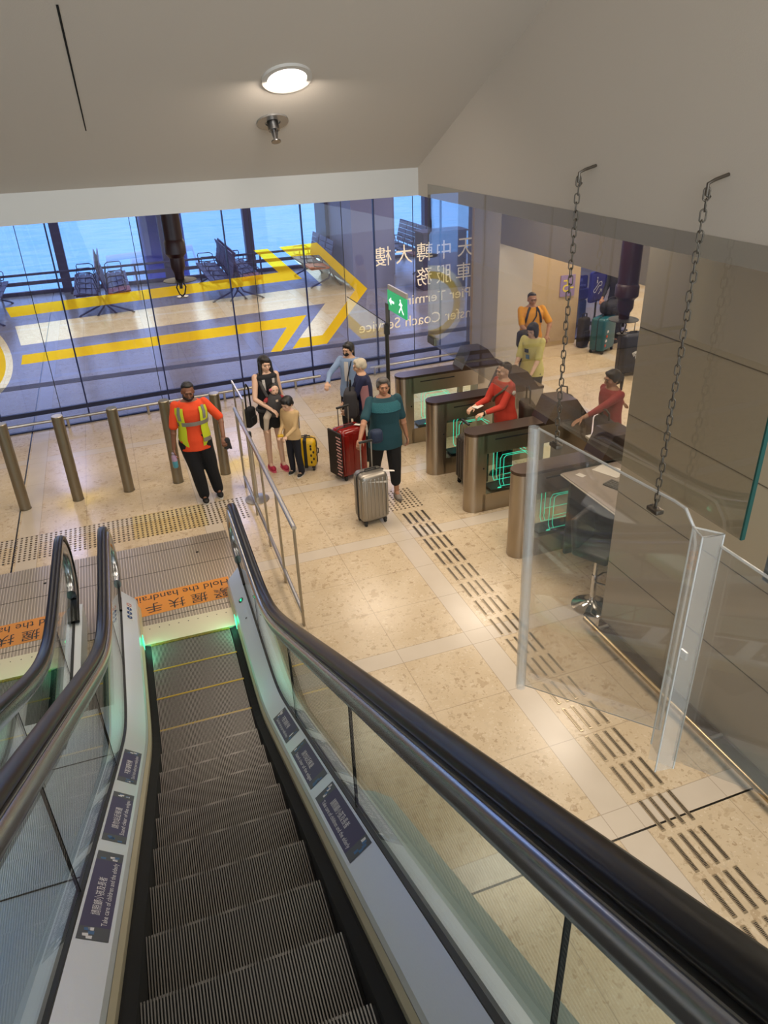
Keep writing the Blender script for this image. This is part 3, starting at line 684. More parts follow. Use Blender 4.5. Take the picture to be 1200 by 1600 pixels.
MB().tube([(1.462, 1.165, 3.40), (1.455, 1.165, 3.40)], .012, 12).build('bolt', chain_m, hb)

# ------------------------------------------------------------------ bollards, railing, stanchion, tactile paving
boll = mat('bronze_bollard', '#8c8474', .36, .9)
bl = thing('bollard', 'x', 'bollard', group='bollards in a row before the escalator landing')
MB().lathe([(.076, 0), (.076, .012), (.072, .012), (.072, 1.195), (.068, 1.20)], (0, 0, 0), 28).build('post', boll, bl, True)
MB().lathe([(.070, 1.2), (.066, 1.206)], (0, 0, 0), 28).build('cap', mat('bollard_cap', '#a39a88', .35, 1), bl, True)
bn = ['leftmost round bronze bollard, cut by the left edge of the photo', 'second bronze bollard from the left', 'middle bronze bollard of the row, left of the worker', 'bronze bollard just behind the arm of the worker holding a bottle', 'rightmost bronze bollard, behind the gloved arm of the worker']
for i in range(5):
    o = bl if i == 0 else dup(bl, (0, 0, 0)); o.location = (-1.668+.665*i, 9.77, 0); o['label'] = bn[i]

rl = thing('handrail_barrier', 'steel railing with flat posts beside the foreground escalator landing', 'railing')
flat = mat('flat_steel_post', '#9c917d', .35, .9)
px = lambda y: 1.135+(y-5.885)*.012
pys = [5.885, 6.71, 7.53, 8.36, 9.2]
for y in pys: MB().box((px(y), y, .56), (.018, .055, 1.12)).build('post', flat, rl)
MB().tube([(px(5.86), 5.86, 1.13), (px(9.25), 9.25, 1.13)], .024, 14).build('top_rail', steel, rl, True)
MB().tube([(px(5.885), 5.885, .17), (px(9.2), 9.2, .17)], .020, 12).build('lower_rail', steel, rl, True)
r2 = thing('handrail_barrier', 'short steel railing end showing behind the long railing', 'railing')
for y in (9.55, 10.3): MB().box((1.33, y, .56), (.018, .055, 1.12)).build('post', flat, r2)
MB().box((1.33, 9.95, 1.13), (.02, .86, .04)).build('top_rail', steel, r2)
stn = thing('belt_stanchion', 'low round steel base with a dark post behind the railing', 'stanchion', (1.25, 8.78, 0))
MB().lathe([(.16, 0), (.16, .012), (.06, .03), (.02, .035)], (0, 0, 0), 32).build('base', steel, stn, True)
MB().cyl((0, 0, .03), .022, .86, 14).build('post', steel, stn, True); MB().rbox((0, 0, .93), (.06, .06, .08), .012).build('belt_head', black, stn)

stud = mat('tactile_stud_steel', '#6f6252', .3, .9)
STUDS = []
def studs(name, poly_fn, xr, yr, p, lab):
    y = yr[0]; k = 0
    while y <= yr[1]:
        x = xr[0]
        while x <= xr[1]:
            if poly_fn(x, y): STUDS.append((math.hypot(x, y), x, y))
            x += p
        y += p; k += 1
studs('tactile_paving', lambda x, y: True, (-2.0, 1.08), (8.35, 8.93), .0565, 'strip of small steel tactile studs across the floor behind the escalator landings')
studs('tactile_paving', lambda x, y: not (x < 2.86 and y < 7.8 and x-2.6 < 0), (2.62, 3.20), (7.76, 8.30), .0575, 'square patch of tactile studs beside the grey shoes of the woman in teal')
studs('tactile_paving', lambda x, y: True, (12.0, 13.2), (16.5, 17.3), .08, 'far patch of tactile studs on the bright floor beyond the gates')
def stud_shape(mb, x, y): return mb.loft([[(x+r*math.cos(2*PI*i/8), y+r*math.sin(2*PI*i/8), z) for i in range(8)] for r, z in ((.0155, 0), (.0155, .003), (.010, .0055))])
STUDS.sort(); s0 = None
for q, x, y in STUDS[:300]:
    if s0 is None: s0 = stud_shape(MB(), 0, 0).build('tactile_stud', stud); o = s0
    else: o = s0.copy(); COL.objects.link(o)
    o.location = (x, y, 0); tag(o, 'small round steel tactile stud set in the floor among its neighbours', 'tactile stud', 'nearest tactile studs')
mb = MB()
for q, x, y in STUDS[300:]: stud_shape(mb, x, y)
tag(mb.build('tactile_studs', stud), 'farther rows of small steel tactile studs on the floor', 'tactile studs', kind='stuff')
mb = MB(); mb.rbox((0, 0, .0025), (.034, .285, .005), .002, seg=2)
for k in range(26): mb.box((0, -.125+.01*k, .0056), (.022, .0045, .0016), m=1)
bar0 = mb.build('tactile_bar', [mat('tactile_bar_rim', '#b9aa92', .3, .9), mat('tactile_bar_grip', '#1f1b18', .6)]); first = True
for rrow in range(18):
    for ccol in range(4):
        o = bar0 if first else bar0.copy()
        if not first: COL.objects.link(o)
        first = False; y = 7.49-.338*rrow
        o.location = (2.885+.084*ccol, y, 0)
        tag(o, 'short ribbed steel bar of the four-abreast tactile guide path', 'tactile bar', 'guide path bars')
tag(MB().quad((-.35, 8.33, .0015), (.55, 8.33, .0015), (.55, 8.95, .0015), (-.35, 8.95, .0015)).build('worn_floor_marking', glass('worn_yellow_paint', (.985, .955, .80), haze=.03, hcol=(.85, .7, .2), ior=1.05, rough=.3)), 'faded yellow floor marking under the tactile studs', 'floor marking')

# ------------------------------------------------------------------ glass screen with post and exit sign
gs = thing('glass_screen', 'low clear glass screen between a dark post and the purple glass wall', 'screen')
MB().box((3.85, 11.74, .80), (.012, 2.0, 1.6)).build('pane', clear, gs); MB().box((3.85, 11.74, 1.603), (.014, 2.0, .006)).build('top_edge', dark, gs)
pm = mat('dark_grey_post', '#3d3d3a', .4, .6)
mb = MB(); mb.tube([(3.85, 10.71, 0), (3.85, 10.71, 1.6)], .032, 14); mb.rbox((3.85, 10.71, 1.5), (.08, .08, .16), .01); mb.build('post', pm, gs)
ex = thing('exit_sign', 'green emergency exit sign with running figure and arrow, on a post by the gates', 'sign')
MB().box((3.86, 10.25, 1.975), (.022, .76, .29)).build('lit_panel', mat('green_exit_panel', '#0b8f55', .4, emit='#1fae6c', estr=.45), ex)
MB().box((3.87, 10.25, 2.16), (.03, .76, .07)).build('housing', mat('exit_housing', '#9a958c', .4), ex)
MB().box((3.855, 10.665, 1.74), (.02, .14, .34)).build('bracket', pm, ex)
ew = mat('exit_white', '#ffffff', .5, emit='#e8fff2', estr=.9); mb = MB(); X_ = 3.847
def flatp(mb, pts): mb.add([(X_, 10.25-a, 1.975+b_) for a, b_ in pts], [tuple(range(len(pts)))])
flatp(mb, [(-.10, .018), (-.22, .018), (-.22, .06), (-.32, 0), (-.22, -.06), (-.22, -.018), (-.10, -.018)])
for c_, s_ in (((.10+.06, .085), .02),):
    mb.add([(X_, 10.25-(c_[0]+s_*math.cos(2*PI*i/12)), 1.975+c_[1]+s_*math.sin(2*PI*i/12)) for i in range(12)], [tuple(range(12))])
for a, b2, w_ in (((.16, .06), (.20, -.01), .022), ((.20, -.01), (.14, -.05), .014), ((.14, -.05), (.10, -.10), .012), ((.20, -.01), (.24, -.06), .014), ((.24, -.06), (.29, -.09), .012), ((.16, .05), (.11, .01), .010), ((.17, .05), (.24, .03), .010)):
    d_ = V((b2[0]-a[0], b2[1]-a[1])).normalized(); nn = V((-d_.y, d_.x))*w_; flatp(mb, [(a[0]+nn.x, a[1]+nn.y), (b2[0]+nn.x, b2[1]+nn.y), (b2[0]-nn.x, b2[1]-nn.y), (a[0]-nn.x, a[1]-nn.y)])
mb.build('pictogram', ew, ex, fix=False)
MB().box((X_-.003, 10.25, 1.975), (.002, .77, .004)).build('edge_line', ew, ex) if False else None

# ------------------------------------------------------------------ automatic gates
bronze = mat('gate_top_bronze', '#55463c', .3, .85); flapg = glass('gate_flap_glass', (.93, .97, .95), ior=1.35); neon = mat('green_light_line', '#0b5c48', .4, emit='#2fe0b4', estr=1.0)
def half_round(x0, x1, hw, n=10): return [(x1, -hw), (x1, hw)]+[(x0+hw-hw*math.sin(PI*i/n), hw*math.cos(PI*i/n)) for i in range(0, n+1)]
def gate(loc, lab):
    t = thing('ticket_gate', lab, 'gate', loc, 0, 'automatic gates in a row'); hw = .125
    def ring(pl, z): return [(a, b_, z) for a, b_ in pl]
    pl = half_round(0, .24, hw); mb = MB(); mb.prism(pl, 0, 1.03, 'Z'); mb.box((.80, 0, .12), (1.2, .25, .24)); mb.box((.80, 0, .91), (1.2, .25, .24)); mb.box((1.50, 0, .515), (.42, .25, 1.03))
    mb.build('cabinet', gate_steel, t, True, angle=30)
    pt = half_round(-.004, 1.715, hw+.004); MB().prism(pt, 1.03, 1.065, 'Z').build('top_plate', bronze, t, True, angle=30)
    hp = [(1.0, 1.06), (1.13, 1.33), (1.42, 1.32), (1.62, 1.06)]
    mb = MB(); mb.prism(hp, -.17, .17, 'Y'); mb.build('hood', bronze, t)
    mb = MB(); mb.box((.77, -.118, .515), (1.08, .008, .56)); mb.box((.77, .118, .515), (1.08, .008, .56)); mb.build('side_glass', flapg, t)
    mb = MB()
    for yy in (-.10, .08):
        for dx in (0, .05):
            mb.tube([(.46+dx, yy, .30), (.44+dx, yy, .36), (.44+dx, yy, .68), (.47+dx, yy, .73-dx*.4), (.78, yy, .73-dx*.4), (.90, yy, .66-dx)], .0035, 5)
        mb.tube([(.50, yy, .46), (.95, yy, .46)], .003, 5); mb.tube([(.46, yy, .30), (1.3, yy, .30)], .003, 5)
    mb.ell((.45, -.09, .275), (.03, .01, .012), n=10, k=5)
    mb.build('light_line', neon, t, True)
    MB().box((.75, 0, .268), (.85, .2, .012)).build('flap_base', mat('gate_inner_dark', '#22343a', .3, .5), t)
    mb = MB(); mb.box((1.05, 0, .515), (.06, .08, .5)); mb.build('flap_column', gate_steel, t)
    mb = MB(); mb.box((.62, -.1265, .965), (.55, .004, .016)); mb.box((1.1, -.127, .19), (.22, .004, .02)); mb.ell((.20, -.126, .60), (.012, .004, .012), n=8, k=5); mb.build('slot', dark, t)
    return t
gy = [(9.77, 'farthest steel ticket gate, nearest the purple glass wall'), (8.60, 'second farthest steel ticket gate, left of the woman in red'), (7.41, 'steel ticket gate with bright green light lines, second nearest'), (6.25, 'nearest steel ticket gate, behind the hanging acrylic sheet')]
g0 = None
for y, lab in gy:
    if g0 is None: g0 = gate((3.62, y, 0), lab)
    else: dup(g0, (3.62, y, 0), None, lab)

# ------------------------------------------------------------------ attendant's desk
dk = thing('counter_desk', 'grey attendant desk behind the acrylic sheet', 'desk', (4.12, 5.0, 0))
MB().prism([(0, 0), (1.0, -.2), (1.0, 1.1), (0, 1.08)], .98, 1.01, 'Z').build('desk_top', mat('desk_top_grey', '#8e8377', .4), dk)
MB().tube([(-.002, .0, .995), (-.002, 1.08, .995)], .008, 6).build('edge_band', mat('desk_edge_pale', '#cfc6b8', .4), dk)
mb = MB(); mb.box((.55, 1.04, .49), (.9, .04, .98)); mb.box((.95, .5, .49), (.04, 1.1, .98)); mb.build('panel', mat('desk_panel_dark', '#3b3631', .5), dk)
kb = thing('keyboard', 'black keyboard lying on the attendant desk', 'keyboard', (4.50, 5.50, 1.012), .35)
MB().rbox((0, 0, .008), (.15, .42, .016), .005).build('case', mat('keyboard_grey', '#35332f', .5), kb)
mb = MB()
for i in range(5):
    for j_ in range(14): mb.box((-.055+.027*i, -.19+.029*j_, .019), (.021, .023, .006))
mb.build('keys', mat('keycap_grey', '#4a4742', .5), kb)
tag(MB().ell((4.36, 5.18, 1.027), (.055, .035, .018)).build('computer_mouse', black, None, True), 'black computer mouse beside the keyboard', 'mouse')
tag(MB().box((4.62, 5.92, 1.013), (.22, .30, .003), Matrix.Rotation(.4, 3, 'Z')).build('paper_sheet', mat('white_paper', '#cfcac0', .7)), 'large white paper sheet lying on the desk', 'paper')
tag(MB().box((4.28, 5.95, 1.013), (.07, .09, .003), Matrix.Rotation(.3, 3, 'Z')).build('small_card', mat('white_paper'), None), 'small printed card near the desk corner', 'card')
mo = thing('computer_monitor', 'computer monitor with a blue screen at the edge of the metal-clad wall', 'monitor', (5.02, 5.70, 1.012), -.9)
MB().rbox((0, 0, .26), (.46, .03, .32), .008).build('bezel', mat('monitor_grey', '#3a3f46', .4), mo); MB().box((0, -.0165, .26), (.42, .002, .28)).build('screen', mat('blue_screen', '#1c3a70', .3, emit='#3d6fb8', estr=.55), mo)
mb = MB(); mb.box((0, .03, .06), (.05, .03, .14)); mb.box((0, .02, .006), (.2, .16, .012)); mb.build('stand', black, mo)
tag(MB().box((4.86, 5.52, 1.11), (.012, .18, .16), Matrix.Rotation(-.7, 3, 'Z') @ Matrix.Rotation(.3, 3, 'Y')).build('notice_card', mat('white_paper')), 'white notice standing in front of the monitor', 'card')
st = thing('stamp_rack', 'small rack of red topped stamps on the desk', 'rack', (4.78, 5.86, 1.012))
for k in range(4):
    h_ = MB().cyl((.0, -.05*k, 0), .016, .07, 12).build('stamp', black, st, True); MB().cyl((0, -.05*k, .07), .018, .03, 12).build('stamp_top', mat('stamp_red', '#8e1c18', .4), h_, True)
cbn = thing('side_cabinet', 'pale low cabinet behind the attendant desk', 'cabinet', (5.22, 6.70, 0), 0)
MB().rbox((.15, 0, .47), (.7, .45, .94), .01).build('body', mat('pale_cabinet', '#cdc3ae', .5), cbn); MB().box((.15, 0, .95), (.74, .49, .025)).build('top', mat('pale_cabinet_top', '#ded5c3', .4), cbn)
bs = thing('bar_stool', 'black bar stool with chrome base beside the attendant desk', 'stool', (3.93, 5.06, 0), .5)
MB().lathe([(.20, 0), (.20, .01), (.15, .03), (.06, .055), (.03, .09)], (0, 0, 0), 32).build('base', chrome, bs, True)
mb = MB(); mb.cyl((0, 0, .06), .03, .32, 16); mb.cyl((0, 0, .36), .022, .3, 16); mb.build('pole', chrome, bs, True)
mb = MB(); mb.tube([(0, 0, .34), (.14, -.02, .34), (.18, -.06, .34), (.12, -.2, .34), (-.04, -.2, .34), (-.06, -.04, .34), (0, 0, .34)], .009, 8); mb.tube([(.02, 0, .62), (.16, .02, .58)], .006, 6); mb.build('footrest', chrome, bs, True)
mb = MB(); mb.rbox((0, 0, .68), (.40, .38, .09), .035, seg=4); sm = mb.build('seat', mat('black_leatherette', '#14130f', .45), bs, True)
mb = MB(); mb.rbox((0, .18, .86), (.38, .07, .34), .03, Matrix.Rotation(-.12, 3, 'X'), seg=4); mb.build('backrest', mat('black_leatherette'), bs, True)

# ------------------------------------------------------------------ beam seating in the waiting hall
seat_m = mat('purple_grey_seat', '#5c4a56', .45); seat_o = mat('orange_seat_end', '#b8602c', .45); frame_m = mat('seat_frame_metal', '#6a6a72', .3, .9)
def seat_row(loc, n, lab, face=1, endc=None, rot=0):
    t = thing('beam_seating', lab, 'seats', loc, rot, 'rows of waiting hall seats'); f = face; p = .62; t.scale = (1.3, 1.25, 1.3)
    MB().box((-.02*f, p*n/2, .34), (.06, p*n, .05)).build('beam', frame_m, t)
    for y in (.12, p*n-.12):
        mb = MB(); mb.tube([(-.05*f, y, .34), (.02*f, y, .18), (.42*f, y, .02)], .018, 8); mb.tube([(-.05*f, y, .34), (-.12*f, y, .18), (-.26*f, y, .02)], .018, 8)
        for q in (.42, -.26): mb.cyl((q*f, y, 0), .03, .02, 10)
        mb.build('leg', frame_m, t, True)
    for k in range(n):
        y = p*(k+.5); sm_ = seat_o if (endc and k == 0) else seat_m
        mb = MB()
        for j_ in range(4): mb.rbox((f*(.05+.115*j_), y, .42+.008*j_), (.108, p-.05, .03), .008, seg=2)
        mb.box((f*.22, y, .40), (.40, p-.08, .012)); mb.build('seat', sm_, t)
        mb = MB(); Rb = Matrix.Rotation(-f*.22, 3, 'Y')
        for j_ in range(5): mb.rbox(V((-f*.02, y, .45))+Rb @ V((0, 0, .06+.105*j_)), (.025, p-.05, .098), .008, Rb, seg=2)
        mb.build('backrest', seat_m, t)
    for k in range(n+1):
        y = p*k; MB().tube([(0, y, .42), (f*.04, y, .62), (f*.10, y, .66), (f*.36, y, .66), (f*.38, y, .62), (f*.36, y, .48), (f*.1, y, .44)], .011, 6).build('armrest', frame_m, t, True)
    return t
seat_row((-.42, 20.75, 0), 4, 'row of grey seats facing left, left row of the first back-to-back pair', -1)
seat_row((-.18, 20.65, 0), 4, 'row of grey seats with an orange end seat, right row of the first back-to-back pair', 1, True)
seat_row((3.05, 20.75, 0), 4, 'row of grey seats facing left, left row of the second back-to-back pair', -1)
seat_row((3.30, 20.65, 0), 4, 'row of grey seats with an orange end seat, right row of the second back-to-back pair', 1, True)
seat_row((-3.35, 20.7, 0), 4, 'row of grey seats at the far left edge of the waiting hall', 1)
seat_row((5.95, 21.2, 0), 3, 'row of seats against the pale wall inside the yellow arrow point', -1, True)
seat_row((9.3, 21.6, 0), 4, 'row of seats seen above the mirrored lettering at the right', -1, True)
# boat and blue cylinder outside
bt = thing('boat', 'small white boat with a rail outside the sea window', 'boat', (2.0, 40.0, -5)); bt.scale = (.9, 1, 1.6)
bw = mat('white_boat_paint', '#dfe3e2', .4)
MB().rbox((0, 0, .6), (5.2, 2.4, 1.3), .3).build('hull', bw, bt, True); MB().rbox((.2, 0, 1.7), (2.6, 1.6, 1.0), .2).build('cabin', bw, bt, True)
MB().tube([(-2.4, -1.0, 1.3), (-2.3, -1.0, 2.3), (2.2, -1.0, 2.4), (2.5, -1.0, 1.4)], .09, 8).build('rail', bw, bt, True)
bc = MB().rbox((1.75, 25.7, 1.4), (1.35, .5, 7), .15).build('blue_advert_column', mat('deep_blue_panel', '#27338f', .35)); tag(bc, 'tall deep blue panel outside the window behind the sprinkler pipe', 'panel')
tr = MB(); 
for i in range(3): tr.box((-1.0+1.3*i-1.0, 15.35, .003), (.55, .32, .006))
tag(MB().box((1.0, 15.3, .002), (14, .28, .004)).build('floor_grille', mat('dark_floor_grille', '#5d564c', .6)), 'long dark floor grille running behind the purple glass', 'grille')

# ------------------------------------------------------------------ luggage
def suitcase(name, lab, loc, rot, w, d, h, color, ribs=5, style='hard', handle=.35, tilt=0, rough=.3, metal=0, group=None, extra=None, trim=None):
    t = thing('suitcase', lab, 'suitcase', loc, rot, group)
    cm = mat('case_'+name, color, rough, metal, var=.06 if style == 'soft' else 0); zb = .055
    mb = MB(); mb.rbox((0, 0, zb+h/2), (w, d, h), min(.06, d*.28), seg=4)
    if ribs:
        for k in range(ribs):
            x = -w/2+w*(k+.5)/ribs
            for s in (-1, 1): mb.rbox((x, s*d/2, zb+h/2), (w/ribs*.5, .014, h*.82), .006, seg=2)
        for s in (-1, 1):
            for q in (-1, 1): mb.rbox((s*w/2, q*d*.25, zb+h/2), (.012, d*.16, h*.82), .005, seg=2)
    mb.build('shell', cm, t, True, angle=40)
    zc = mat('case_zip_'+name, trim or '#1c1a1a', .5)
    def rr(x, y, z0, z1): pass
    mb = MB(); k = .006
    ringpts = []
    ww = w/2+.002; r = .055; z0 = zb; z1 = zb+h
    pts = [(-ww, z0+r), (-ww, z1-r), (-ww+r*.3, z1-r*.3), (-ww+r, z1+.002), (ww-r, z1+.002), (ww-r*.3, z1-r*.3), (ww, z1-r), (ww, z0+r), (ww-r*.3, z0+r*.3), (ww-r, z0-.002), (-ww+r, z0-.002), (-ww+r*.3, z0+r*.3), (-ww, z0+r)]
    mb.tube([(a, 0, b_) for a, b_ in pts], .009, 6); mb.build('zip_band', zc, t, True)
    for sx in (-1, 1):
        for sy in (-1, 1):
            wh = MB(); wh.tube([(sx*(w/2-.05)-.012, sy*(d/2-.035), .028), (sx*(w/2-.05)+.012, sy*(d/2-.035), .028)], .028, 14); wh.rbox((sx*(w/2-.05), sy*(d/2-.035), .055), (.045, .045, .03), .008); wh.build('wheel', mat('wheel_black', '#151515', .5), t, True)
    mb = MB(); mb.tube([(-.07, .0, zb+h), (-.07, 0, zb+h+.028), (.07, 0, zb+h+.028), (.07, 0, zb+h)], .010, 8); mb.build('top_handle', mat('wheel_black'), t, True)
    mb = MB(); mb.tube([(w/2, 0, zb+h*.42), (w/2+.025, 0, zb+h*.44), (w/2+.025, 0, zb+h*.6), (w/2, 0, zb+h*.62)], .008, 8); mb.build('side_handle', mat('wheel_black'), t, True)
    if handle:
        mb = MB(); yb = d/2-.03
        for sx in (-1, 1): mb.tube([(sx*w*.2, yb, zb+h-.02), (sx*w*.2, yb, zb+h+handle)], .009, 8)
        mb.build('telescopic_handle', mat('handle_alu', '#a8a8a8', .3, 1), t, True)
        MB().rbox((0, yb, zb+h+handle), (w*.5, .032, .028), .010).build('grip', mat('wheel_black'), t, True)
    return t
silver = suitcase('silver', 'ribbed silver suitcase in front of the woman in teal', (2.47, 7.62, 0), .10, .36, .26, .64, '#9b958b', 7, handle=.34, metal=.75, rough=.35)
mb = MB(); mb.add([(-.02, -.02, .69), (.02, .02, .695), (.16, -.05, .69), (.13, -.09, .69)], [(0, 1, 2, 3)]); mb.add([(.13, -.09, .69), (.16, -.05, .69), (.27, -.10, .68), (.26, -.14, .68)], [(0, 1, 2, 3)]); mb.add([(-.13, -.137, .62), (.17, -.137, .58), (.17, -.137, .55), (.1, -.137, .56)], [(0, 1, 2)])
mb.build('luggage_tag', mat('white_paper'), silver, fix=False)
red = suitcase('red', 'glossy red suitcase between the staff member and the woman in teal', (2.63, 8.98, 0), .30, .42, .29, .68, '#7d1712', 3, handle=.25, rough=.14)
mb = MB(); mb.rbox((-.235, 0, .40), (.03, .31, .66), .012, seg=2)
for k in range(13): mb.rbox((-.25, -.12 if k % 2 else -.1, .12+.045*k), (.012, .1, .02), .004, m=1, seg=1)
mb.build('strap_cover', [mat('dark_strap', '#1a1214', .6), mat('candy_stripe', '#b98a84', .6)], red)
mb = MB(); mb.add([(.05, -.05, .755), (.10, -.03, .757), (.20, -.16, .755), (.15, -.18, .755)], [(0, 1, 2, 3)]); mb.add([(.15, -.18, .755), (.20, -.16, .755), (.21, -.17, .60), (.16, -.19, .60)], [(0, 1, 2, 3)]); mb.build('luggage_tag', mat('white_paper'), red, fix=False)
yc = suitcase('yellow', 'small yellow suitcase with dark prints behind the boy', (2.12, 9.45, 0), -.35, .30, .22, .42, '#d2a714', 0, handle=0, rough=.3)
mb = MB()
for k in range(10):
    s_ = -1; x = random.choice((-.10, -.06, .08, .115)); z = random.uniform(.12, .4)
    mb.ell((x, -.1115, z), (.014, .003, .022), n=8, k=4); mb.ell((.1515, -.07+.05*(k % 4), .1+.035*k), (.003, .014, .02), n=8, k=4)
mb.rbox((0, 0, .265), (.05, .232, .43), .01, seg=2); mb.build('print_and_strap', black, yc)
suitcase('graphite', 'dark graphite suitcase standing in the gate passage before the woman in red', (4.02, 8.0, 0), PI/2, .42, .28, .66, '#45413d', 6, handle=.22, rough=.4, metal=.3)
teal1 = suitcase('teal', 'nearer teal suitcase on the bright floor beyond the gates', (9.12, 12.45, 0), .5, .52, .32, .66, '#1c5661', 0, handle=.0, rough=.35)
mb = MB(); 
for k in range(4): mb.rbox((-.18+.02*k, -.165, .18+.09*k), (.06, .012, .05), .004, m=k % 2, seg=1)
mb.build('stickers', [mat('sticker_orange', '#b5472e', .5), mat('white_sticker')], teal1)
suitcase('teal', 'farther teal suitcase under a blue cover, beyond the gates', (9.62, 14.3, 0), -.1, .50, .30, .58, '#1c5661', 0, handle=.0, rough=.35)
navy = suitcase('navy', 'dark navy suitcase with a white mark beside the metal-clad wall', (8.72, 11.0, 0), -.1, .46, .30, .72, '#20232e', 0, handle=.18, rough=.6, style='soft')
mb = MB(); mb.loft([[V((-.06, -.158, .42)), V((-.02, -.158, .46)), V((0, -.158, .40)), V((-.03, -.158, .37))]], True, True)
mb.add([(-.07, -.158, .45), (.03, -.158, .49), (.05, -.158, .46), (.02, -.158, .36), (-.0, -.158, .33), (.01, -.158, .43), (-.05, -.158, .41)], [tuple(range(7))]); mb.build('mark', mat('white_sticker'), navy, fix=False)

def bag(name, lab, cat, loc, rot, size, color, strap=None):
    t = thing(name, lab, cat, loc, rot); w, d, h = size; m_ = mat('fabric_'+color.strip('#'), color, .8, bump=.3)
    mb = MB(); mb.rbox((0, 0, h/2), (w, d, h), min(w, d)*.35, seg=4); v2 = [(a*(1+.06*noise.noise(V((a*9, b_*9, c_*9)))), b_*(1+.1*noise.noise(V((a*7+3, b_*7, c_*7)))), c_) for a, b_, c_ in mb.v]; mb.v = v2
    mb.build('bag_body', m_, t, True, angle=70)
    mb = MB(); mb.rbox((0, -d/2, h*.35), (w*.7, .04, h*.45), .018, seg=2); mb.build('pocket', m_, t, True)
    if strap: MB().tube([(-w*.3, 0, h*.92), (-w*.25, 0, h+strap*.8), (0, 0, h+strap), (w*.25, 0, h+strap*.8), (w*.3, 0, h*.92)], .012, 8).build('strap', black, t, True)
    return t
bag('backpack', 'dark backpack leaning on the nearer teal suitcase', 'bag', (8.95, 12.88, .0), .3, (.25, .18, .62), '#2b2722', .08)
bag('duffel_bag', 'black bag lying on top of the nearer teal suitcase', 'bag', (9.32, 12.55, .725), .4, (.5, .28, .26), '#15151a', .06)
bag('handbag', 'black bag standing on the floor behind the woman in pale yellow', 'bag', (6.35, 9.55, .0), .2, (.42, .25, .42), '#2a2520', .15)
cv = MB().rbox((0, 0, .12), (.54, .34, .26), .06, seg=3).build('suitcase_cover', mat('royal_blue_cover', '#141c7a', .5), None, True, loc=(9.62, 14.3, .64)); tag(cv, 'royal blue cover over the top of the farther teal suitcase', 'cover')
sgb = thing('reflected_direction_sign', 'royal blue board standing in for a reflected escalator sign, behind the nearer teal suitcase', 'sign', (9.45, 13.25, 0), .35)  # board and stand added in place of a sign reflected in the glass
MB().rbox((0, 0, 1.12), (.52, .04, .62), .05).build('board', mat('royal_blue_cover'), sgb); mb = MB(); mb.cyl((0, .0, 0), .02, .85, 10); mb.cyl((0, 0, 0), .16, .02, 20); mb.build('stand', pm, sgb)
mb = MB(); Y_ = -.024
def stroke(pts, w_): 
    for a, b2 in zip(pts[:-1], pts[1:]):
        d_ = V((b2[0]-a[0], b2[1]-a[1])).normalized(); nn = V((-d_.y, d_.x))*w_; mb.add([(a[0]+nn.x, Y_, a[1]+nn.y), (b2[0]+nn.x, Y_, b2[1]+nn.y), (b2[0]-nn.x, Y_, b2[1]-nn.y), (a[0]-nn.x, Y_, a[1]-nn.y)], [(0, 1, 2, 3)])
stroke([(-.13, 1.08), (-.16, 1.05), (-.13, 1.01), (-.09, 1.01), (.02, 1.13), (.10, 1.13), (.12, 1.17), (.09, 1.21), (.02, 1.20), (-.10, 1.09), (-.13, 1.08)], .008)
stroke([(-.05, 1.19), (-.05, 1.26)], .014); stroke([(.02, .96), (.12, 1.05)], .008); stroke([(.12, 1.05), (.06, 1.05)], .008); stroke([(.12, 1.05), (.12, .99)], .008)
mb.ell((-.05, Y_, 1.30), (.018, .002, .018), n=10, k=5); mb.build('pictogram', mat('reflected_sign_white', '#dfe2f2', .5), sgb, fix=False)
sg2 = thing('reflected_pickup_sign', 'small royal blue board standing in for a reflected pick-up sign above the farther teal suitcase', 'sign', (9.42, 14.0, 0), -.05)  # mirrored sign reflection built as an added solid board
MB().rbox((0, 0, 1.06), (.56, .03, .28), .03, seg=2).build('board', mat('royal_blue_cover'), sg2); MB().cyl((.1, 0.02, 0), .015, .94, 8).build('stand', pm, sg2)
mb = MB(); put_text(mb, 'pick-up area', (.24, -.018, .96), (-1, 0, 0), (0, 0, 1), .46, .07); put_text(mb, '接送區', (.15, -.018, 1.06), (-1, 0, 0), (0, 0, 1), .28, .09); mb.build('lettering', mat('reflected_sign_white'), sg2, fix=False)

# ------------------------------------------------------------------ people
SK = {'tan': '#a5765a', 'brown': '#7d523c', 'light': '#c39a7e', 'pale': '#d1ab92'}
def ik(a, t, l1, l2, hint):
    a = V(a); t = V(t); d = t-a; L = min(d.length, (l1+l2)*.999); dn_ = d.normalized(); t = a+dn_*L
    x = (l1*l1-l2*l2+L*L)/(2*L); h = math.sqrt(max(l1*l1-x*x, 0)); hv = V(hint); hv = (hv-dn_*hv.dot(dn_))
    hv = hv.normalized() if hv.length > 1e-5 else V((0, 1, 0)); return a+dn_*x+hv*h, t
def cloth(mb, amp=.006, sc=9, seed=0):
    out = []
    for p in mb.v:
        q = V(p)*sc+V((seed, seed*1.7, 0)); n = noise.noise_vector(V((q.x, q.y, q.z*.55))); out.append((p[0]+n.x*amp, p[1]+n.y*amp, p[2]+n.z*amp*.4))
    mb.v = out; return mb

